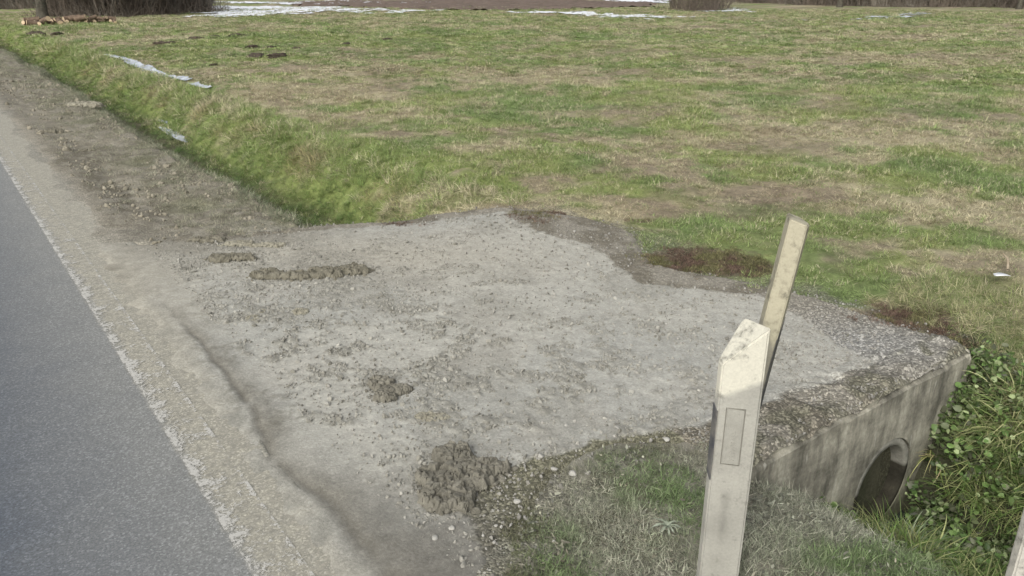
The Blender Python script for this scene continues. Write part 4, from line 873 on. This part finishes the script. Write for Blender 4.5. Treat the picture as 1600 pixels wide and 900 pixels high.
# frosted thistle rosette by the near post
x, y = gp(1042, 826); rt = empty('thistle', (x, y, float(height(x, y))), 0); tag(rt, 'frosty pale thistle rosette in the near grass left of the post', 'weed')
M_TH = mat_plain('frosted_leaf', (.21, .24, .17), (.31, .34, .27), scale=30, rough=.8)
for k in range(14):
    V, Fc = leaf_verts(random.uniform(.035, .065), .012, .5, .5, notch=.05); V[:, 2] += .012; V[:, 1] *= (1 + .5 * np.sin(V[:, 0] * 200))
    l = mesh_from('leaf', V, Fc, M_TH, rt, smooth=True); l.rotation_euler = (0, random.uniform(-.35, 0), k * .45 + random.uniform(-.2, .2))
# sedge tufts in the ditch
def sedge(px, py, z, n, L, cols, label, seed, lean=(.2, 1.1), spread=.04):
    x, y = gp(px, py, z); V, Fc, bv, bw = blades(n=n, spread=spread, L=L, Wd=(.005, .009), lean=lean, droop=1.3, K=7, seed=seed)
    m, ns, lk, b = new_mat('sedge_%s' % 'abcdefgh'[seed % 8]); at = ns.new('ShaderNodeAttribute'); at.attribute_name = 'bv'
    r = ns.new('ShaderNodeValToRGB'); e = r.color_ramp.elements; e[0].color = (*cols[0], 1); e[1].color = (*cols[2], 1); e.new(.55).color = (*cols[1], 1); lk.new(at.outputs['Fac'], r.inputs[0]); lk.new(r.outputs[0], b.inputs['Base Color']); b.inputs['Roughness'].default_value = .5
    o = mesh_from('sedge_tuft', V, Fc, m, smooth=True, attrs={'bv': bv, 'bw': bw}); o.location = (x, y, z); tag(o, label, 'grass tuft', 'long-bladed grass tufts in the ditch')
YG = [(.20, .25, .06), (.36, .37, .14), (.45, .37, .22)]; GG = [(.12, .19, .05), (.20, .26, .08), (.33, .33, .16)]
sedge(1465, 712, -.50, 60, (.12, .27), YG, 'yellowing tuft of long blades right beside the pipe mouth', 801, (.5, 1.4))
sedge(1585, 665, -.36, 90, (.18, .36), GG, 'bright green arching tuft on the bank near the right edge', 802, (.3, 1.2), .07)
sedge(1560, 575, -.2, 80, (.14, .3), GG, 'green long-bladed tuft at the top of the bank beyond the headwall', 803, (.3, 1.3), .08)
sedge(1500, 690, -.5, 40, (.12, .24), GG, 'green tuft between the yellowing tuft and the bright arching one', 804, (.4, 1.3), .05)
sedge(1425, 850, -.42, 60, (.07, .16), [(.12, .18, .08), (.20, .25, .13), (.28, .32, .2)], 'short frosty tuft on the near slope below the headwall', 805, (.2, 1.0), .08)

# ---------------------------------------------------------------- far side: tree, logs, shrubs, molehills
M_BARK = mat_plain('dark_bark', (.055, .05, .038), (.11, .10, .078), scale=6, bump=.8, dist=.03)
M_TWIG = mat_plain('twig_bark', (.10, .082, .066), (.18, .15, .12), scale=3)
M_TWIG2 = mat_plain('pale_twig_bark', (.14, .125, .10), (.23, .205, .17), scale=3)
def limb(p, d, L, r0, r1, seg, rr, wob=.15, up=.02):
    pts = [np.array(p, float)]; d = np.array(d, float); d /= np.linalg.norm(d)
    for i in range(seg):
        d = d + rr.normal(0, wob, 3); d[2] += up; d /= np.linalg.norm(d); pts.append(pts[-1] + d * L / seg)
    return pts, list(np.linspace(r0, r1, seg + 1))
def shrub_mesh(name, seed, h, w, stems, mat, trunk=0):
    rr = np.random.default_rng(seed); VV = []; FF = []; o = 0
    def add(pts, rad, s=3):
        nonlocal o; V, Fc = tube(pts, rad, s); VV.append(V); FF.append(Fc + o); o += len(V)
    for i in range(stems):
        a = rr.uniform(0, 6.283); q = w * .35 * math.sqrt(rr.uniform()); b_ = (q * math.cos(a), q * math.sin(a), -.05); le = rr.uniform(.05, .6)
        hh = h * rr.uniform(.55, 1.0)
        pts, rad = limb(b_, (math.cos(a) * le, math.sin(a) * le, 1), hh, rr.uniform(.015, .035), .006, 6, rr, .10, .03); add(pts, rad)
        for k in range(5):
            j = rr.integers(1, 6); pt, rd = limb(pts[j], (rr.normal(0, .6), rr.normal(0, .6), 1), hh * rr.uniform(.2, .45), .010, .004, 3, rr, .2, .05); add(pt, rd)
    for i in range(stems * 2):   # low tangle
        a = rr.uniform(0, 6.283); q = w * .85 * math.sqrt(rr.uniform()); pt, rd = limb((q * math.cos(a), q * math.sin(a), -.02), (rr.normal(0, .5), rr.normal(0, .5), 1), rr.uniform(.4, 1.4), .012, .004, 3, rr, .3, 0); add(pt, rd)
    return mesh_from(name, np.concatenate(VV), np.concatenate(FF), mat, link=False)
protoA = [shrub_mesh('shrub', 900 + i, 3.6, 2.2, 60, M_TWIG) for i in range(3)] + [shrub_mesh('shrub', 905, 3.8, 2.2, 60, M_TWIG2)]
def put_shrub(p, x, y, s, label, group, rz):
    o = p.copy(); C.objects.link(o); o.location = (x, y, float(height(x, y))); o.scale = (s, s, s * random.uniform(.85, 1.15)); o.rotation_euler = (0, 0, rz); tag(o, label, 'shrub', group)
k = 0
for row, (pyo, cnt) in enumerate([(0, 20), (-3.5, 16), (-7, 12)]):
    for i in range(cnt):
        px = 92 + (312 - 92) * (i + .5) / cnt + random.uniform(-4, 4); py = 25 - 6 * sst(170, 320, np.array(px)) + pyo
        x, y = gp(px, float(py)); put_shrub(protoA[k % 4], x, y, random.uniform(.75, 1.15), ('pale grey-brown stemmed shrub among the darker brown thicket at top left' if k % 4 == 3 else 'bare dark brown stemmed shrub in the dense thicket at top left'), 'bare shrubs of the top left thicket', k * 1.7); k += 1
for i in range(8):
    px = -25 + i * 17 + random.uniform(-5, 5); x, y = gp(px, 13); put_shrub(protoA[3 if i % 2 else 0], x, y, random.uniform(.7, 1.1), 'pale bare shrub behind the ivy-dark tree trunk', 'bare shrubs behind the tree', i * 2.1)
for i in range(5):
    px = 1062 + i * 16; x, y = gp(px, 17 + (i % 2) * 1.5 - 1); put_shrub(protoA[i % 3], x, y, random.uniform(.5, .95), 'dark bare shrub in the lone clump in the middle distance, top centre right', 'shrubs of the lone clump', i * 1.3)
for i in range(34):
    px = 1150 + (1640 - 1150) * i / 33 + random.uniform(-6, 6); py = float(np.interp(px, [1150, 1300, 1400, 1640], [2.5, 8, 10.5, 12])) + random.uniform(-1, 1); x, y = gp(px, py)
    put_shrub(protoA[i % 4], x, y, random.uniform(.8, 1.3), ('pale bare shrub in the far hedge along the top right' if i % 4 == 3 else 'dark brown bare shrub in the far hedge along the top right'), 'bare shrubs of the far hedge', i * .9)
for i in range(26):
    px = 330 + (1140 - 330) * i / 25 + random.uniform(-8, 8); x, y = gp(px, -4 + random.uniform(-1, 1)); put_shrub(protoA[i % 4], x, y, random.uniform(1, 1.5), ('pale distant bare shrub beyond the ploughed field' if i % 4 == 3 else 'dark brown distant bare shrub beyond the ploughed field'), 'bare shrubs beyond the ploughed field', i * .9)
def tree(x, y, r0, h, label, seed, ivy=False):
    rt = empty('bare_tree', (x, y, float(height(x, y)))); tag(rt, label, 'tree'); rr = np.random.default_rng(seed)
    pts, rad = limb((0, 0, -.1), (.03, .02, 1), h * .45, r0, r0 * .7, 8, rr, .03, .02); rad[0] *= 1.35
    V, Fc = tube(pts, rad, 14); mesh_from('trunk', V, Fc, M_BARK, rt, smooth=True)
    VV = []; FF = []; o = 0
    def br(p, d, L, r_, dep):
        nonlocal o
        pt, rd = limb(p, d, L, r_, r_ * .5, 5, rr, .14, .03); V, Fc = tube(pt, rd, 5 if dep > 1 else 3); VV.append(V); FF.append(Fc + o); o += len(V)
        if dep <= 0: return
        for k_ in range(4): j = rr.integers(2, 6); br(pt[j], (rr.normal(0, .8), rr.normal(0, .8), .6), L * .62, r_ * .5, dep - 1)
    for k_ in range(6): a = k_ * 1.05; br(pts[-1 - (k_ % 3)], (math.cos(a), math.sin(a), .9), h * .3, r0 * .45, 3)
    mesh_from('crown', np.concatenate(VV), np.concatenate(FF), M_TWIG, rt)
    return rt
x, y = gp(68, 31); t0 = tree(x, y, .26, 9, 'leafless tree with a dark ivy-clad trunk at top left', 51)
ivy = sprig('ivy', 500, (.05, .09), (.04, .08), .34, (.4, 4.2), 77, M_LEAF, False)
mi, ns, lk, b = new_mat('ivy_leaf'); b.inputs['Base Color'].default_value = (.035, .045, .022, 1); b.inputs['Roughness'].default_value = .5
me = ivy.data; me.materials[0] = mi; ivy2 = bpy.data.objects.new('ivy', me); C.objects.link(ivy2); ivy2.parent = t0
for i, (px, py, r_) in enumerate([(1312, 10, .22), (1362, 9, .15), (1592, 14, .18), (1250, 7, .15)]):
    x, y = gp(px, py); tree(x, y, r_, 8, ['stout bare tree trunk left of centre in the far right hedge', 'thin bare tree right of the stout one in the far hedge', 'bare tree in the far hedge at the right edge', 'leftmost thin bare tree in the far right hedge'][i], 60 + i)
# cut logs in a row before the tree
M_LOG = mat_plain('log_bark', (.10, .07, .05), (.19, .14, .10), scale=6); M_CUT = mat_plain('cut_wood', (.46, .34, .22), (.60, .48, .33), scale=10)
V, Fc = tube([(-.2, 0, 0), (.2, 0, 0)], .10, 12)
capV = []; 
log0 = mesh_from('log_bark', V, Fc, M_LOG, smooth=True, link=False)
def disc(sx_): return np.array([(sx_, math.cos(t) * .097, math.sin(t) * .097) for t in np.linspace(0, 2 * math.pi, 12, endpoint=False)])
cap_me = []
for sx_ in (-.2, .2):
    o_ = mesh_from('cut_end', np.concatenate([disc(sx_), disc(sx_ * 1.02)]), [tuple(range(12)), tuple(range(12, 24))] + [(i, (i + 1) % 12, 12 + (i + 1) % 12, 12 + i) for i in range(12)], M_CUT, link=False); cap_me.append(o_)
for i in range(46):
    t = i / 45; px = 42 + 138 * t; py = 39.5 - 2.5 * t + random.uniform(-.8, .8); x, y = gp(px, py)
    e_ = empty('log', (x, y, float(height(x, y)) + .09 + (.12 if i % 3 == 1 else 0)), random.uniform(0, 3.14)); e_.rotation_euler[1] = random.uniform(-.3, .3); sc_ = random.uniform(.6, 1.15); e_.scale = (sc_, sc_, sc_)
    tag(e_, ('short cut log lying on top of others in the firewood row below the ivy-clad tree' if i % 3 == 1 else 'short cut log on the ground in the firewood row below the ivy-clad tree'), 'log', 'cut logs lying in a row before the tree')
    for s_ in [log0] + cap_me: c_ = s_.copy(); C.objects.link(c_); c_.parent = e_
# molehills
M_MOLE = mat_plain('molehill_soil', (.055, .045, .034), (.10, .08, .06), scale=8, bump=.8, dist=.03)
mm = []
for q in range(3):
    V, Fc = ICO[4]; V = V.copy(); k_ = 1 + 1.3 * (fbm(V[:, 0] + q * 5 + V[:, 2], V[:, 1], .35, 61 + q, 4) - .5); V = V * k_[:, None] * np.array([.42, .34, .15]); mm.append(mesh_from('molehill', V, Fc, M_MOLE, smooth=True, link=False))
for i, (px, py, s) in enumerate([(258, 70, 1.1), (305, 60, 1.0), (400, 86, 1.0), (434, 88, .9), (370, 57, .9), (462, 76, .7), (395, 73, .8), (420, 73, .7), (335, 57, .7), (605, 62, .8), (333, 97, .35), (55, 52, 1.1), (90, 53, .9), (540, 70, .6)]):
    x, y = gp(px, py); o = mm[i % 3].copy(); C.objects.link(o); o.location = (x, y, float(height(x, y))); o.scale = (s * .65, s * .65, s * .6); o.rotation_euler = (0, 0, i * 2.2)
    left = px < 700
    tag(o, 'low dark molehill in the green grass of the far left meadow' if left else ('low dark molehill in the far right of the meadow' if px > 1200 else 'small dark molehill in the far middle of the meadow'), 'molehill', 'molehills in the meadow')
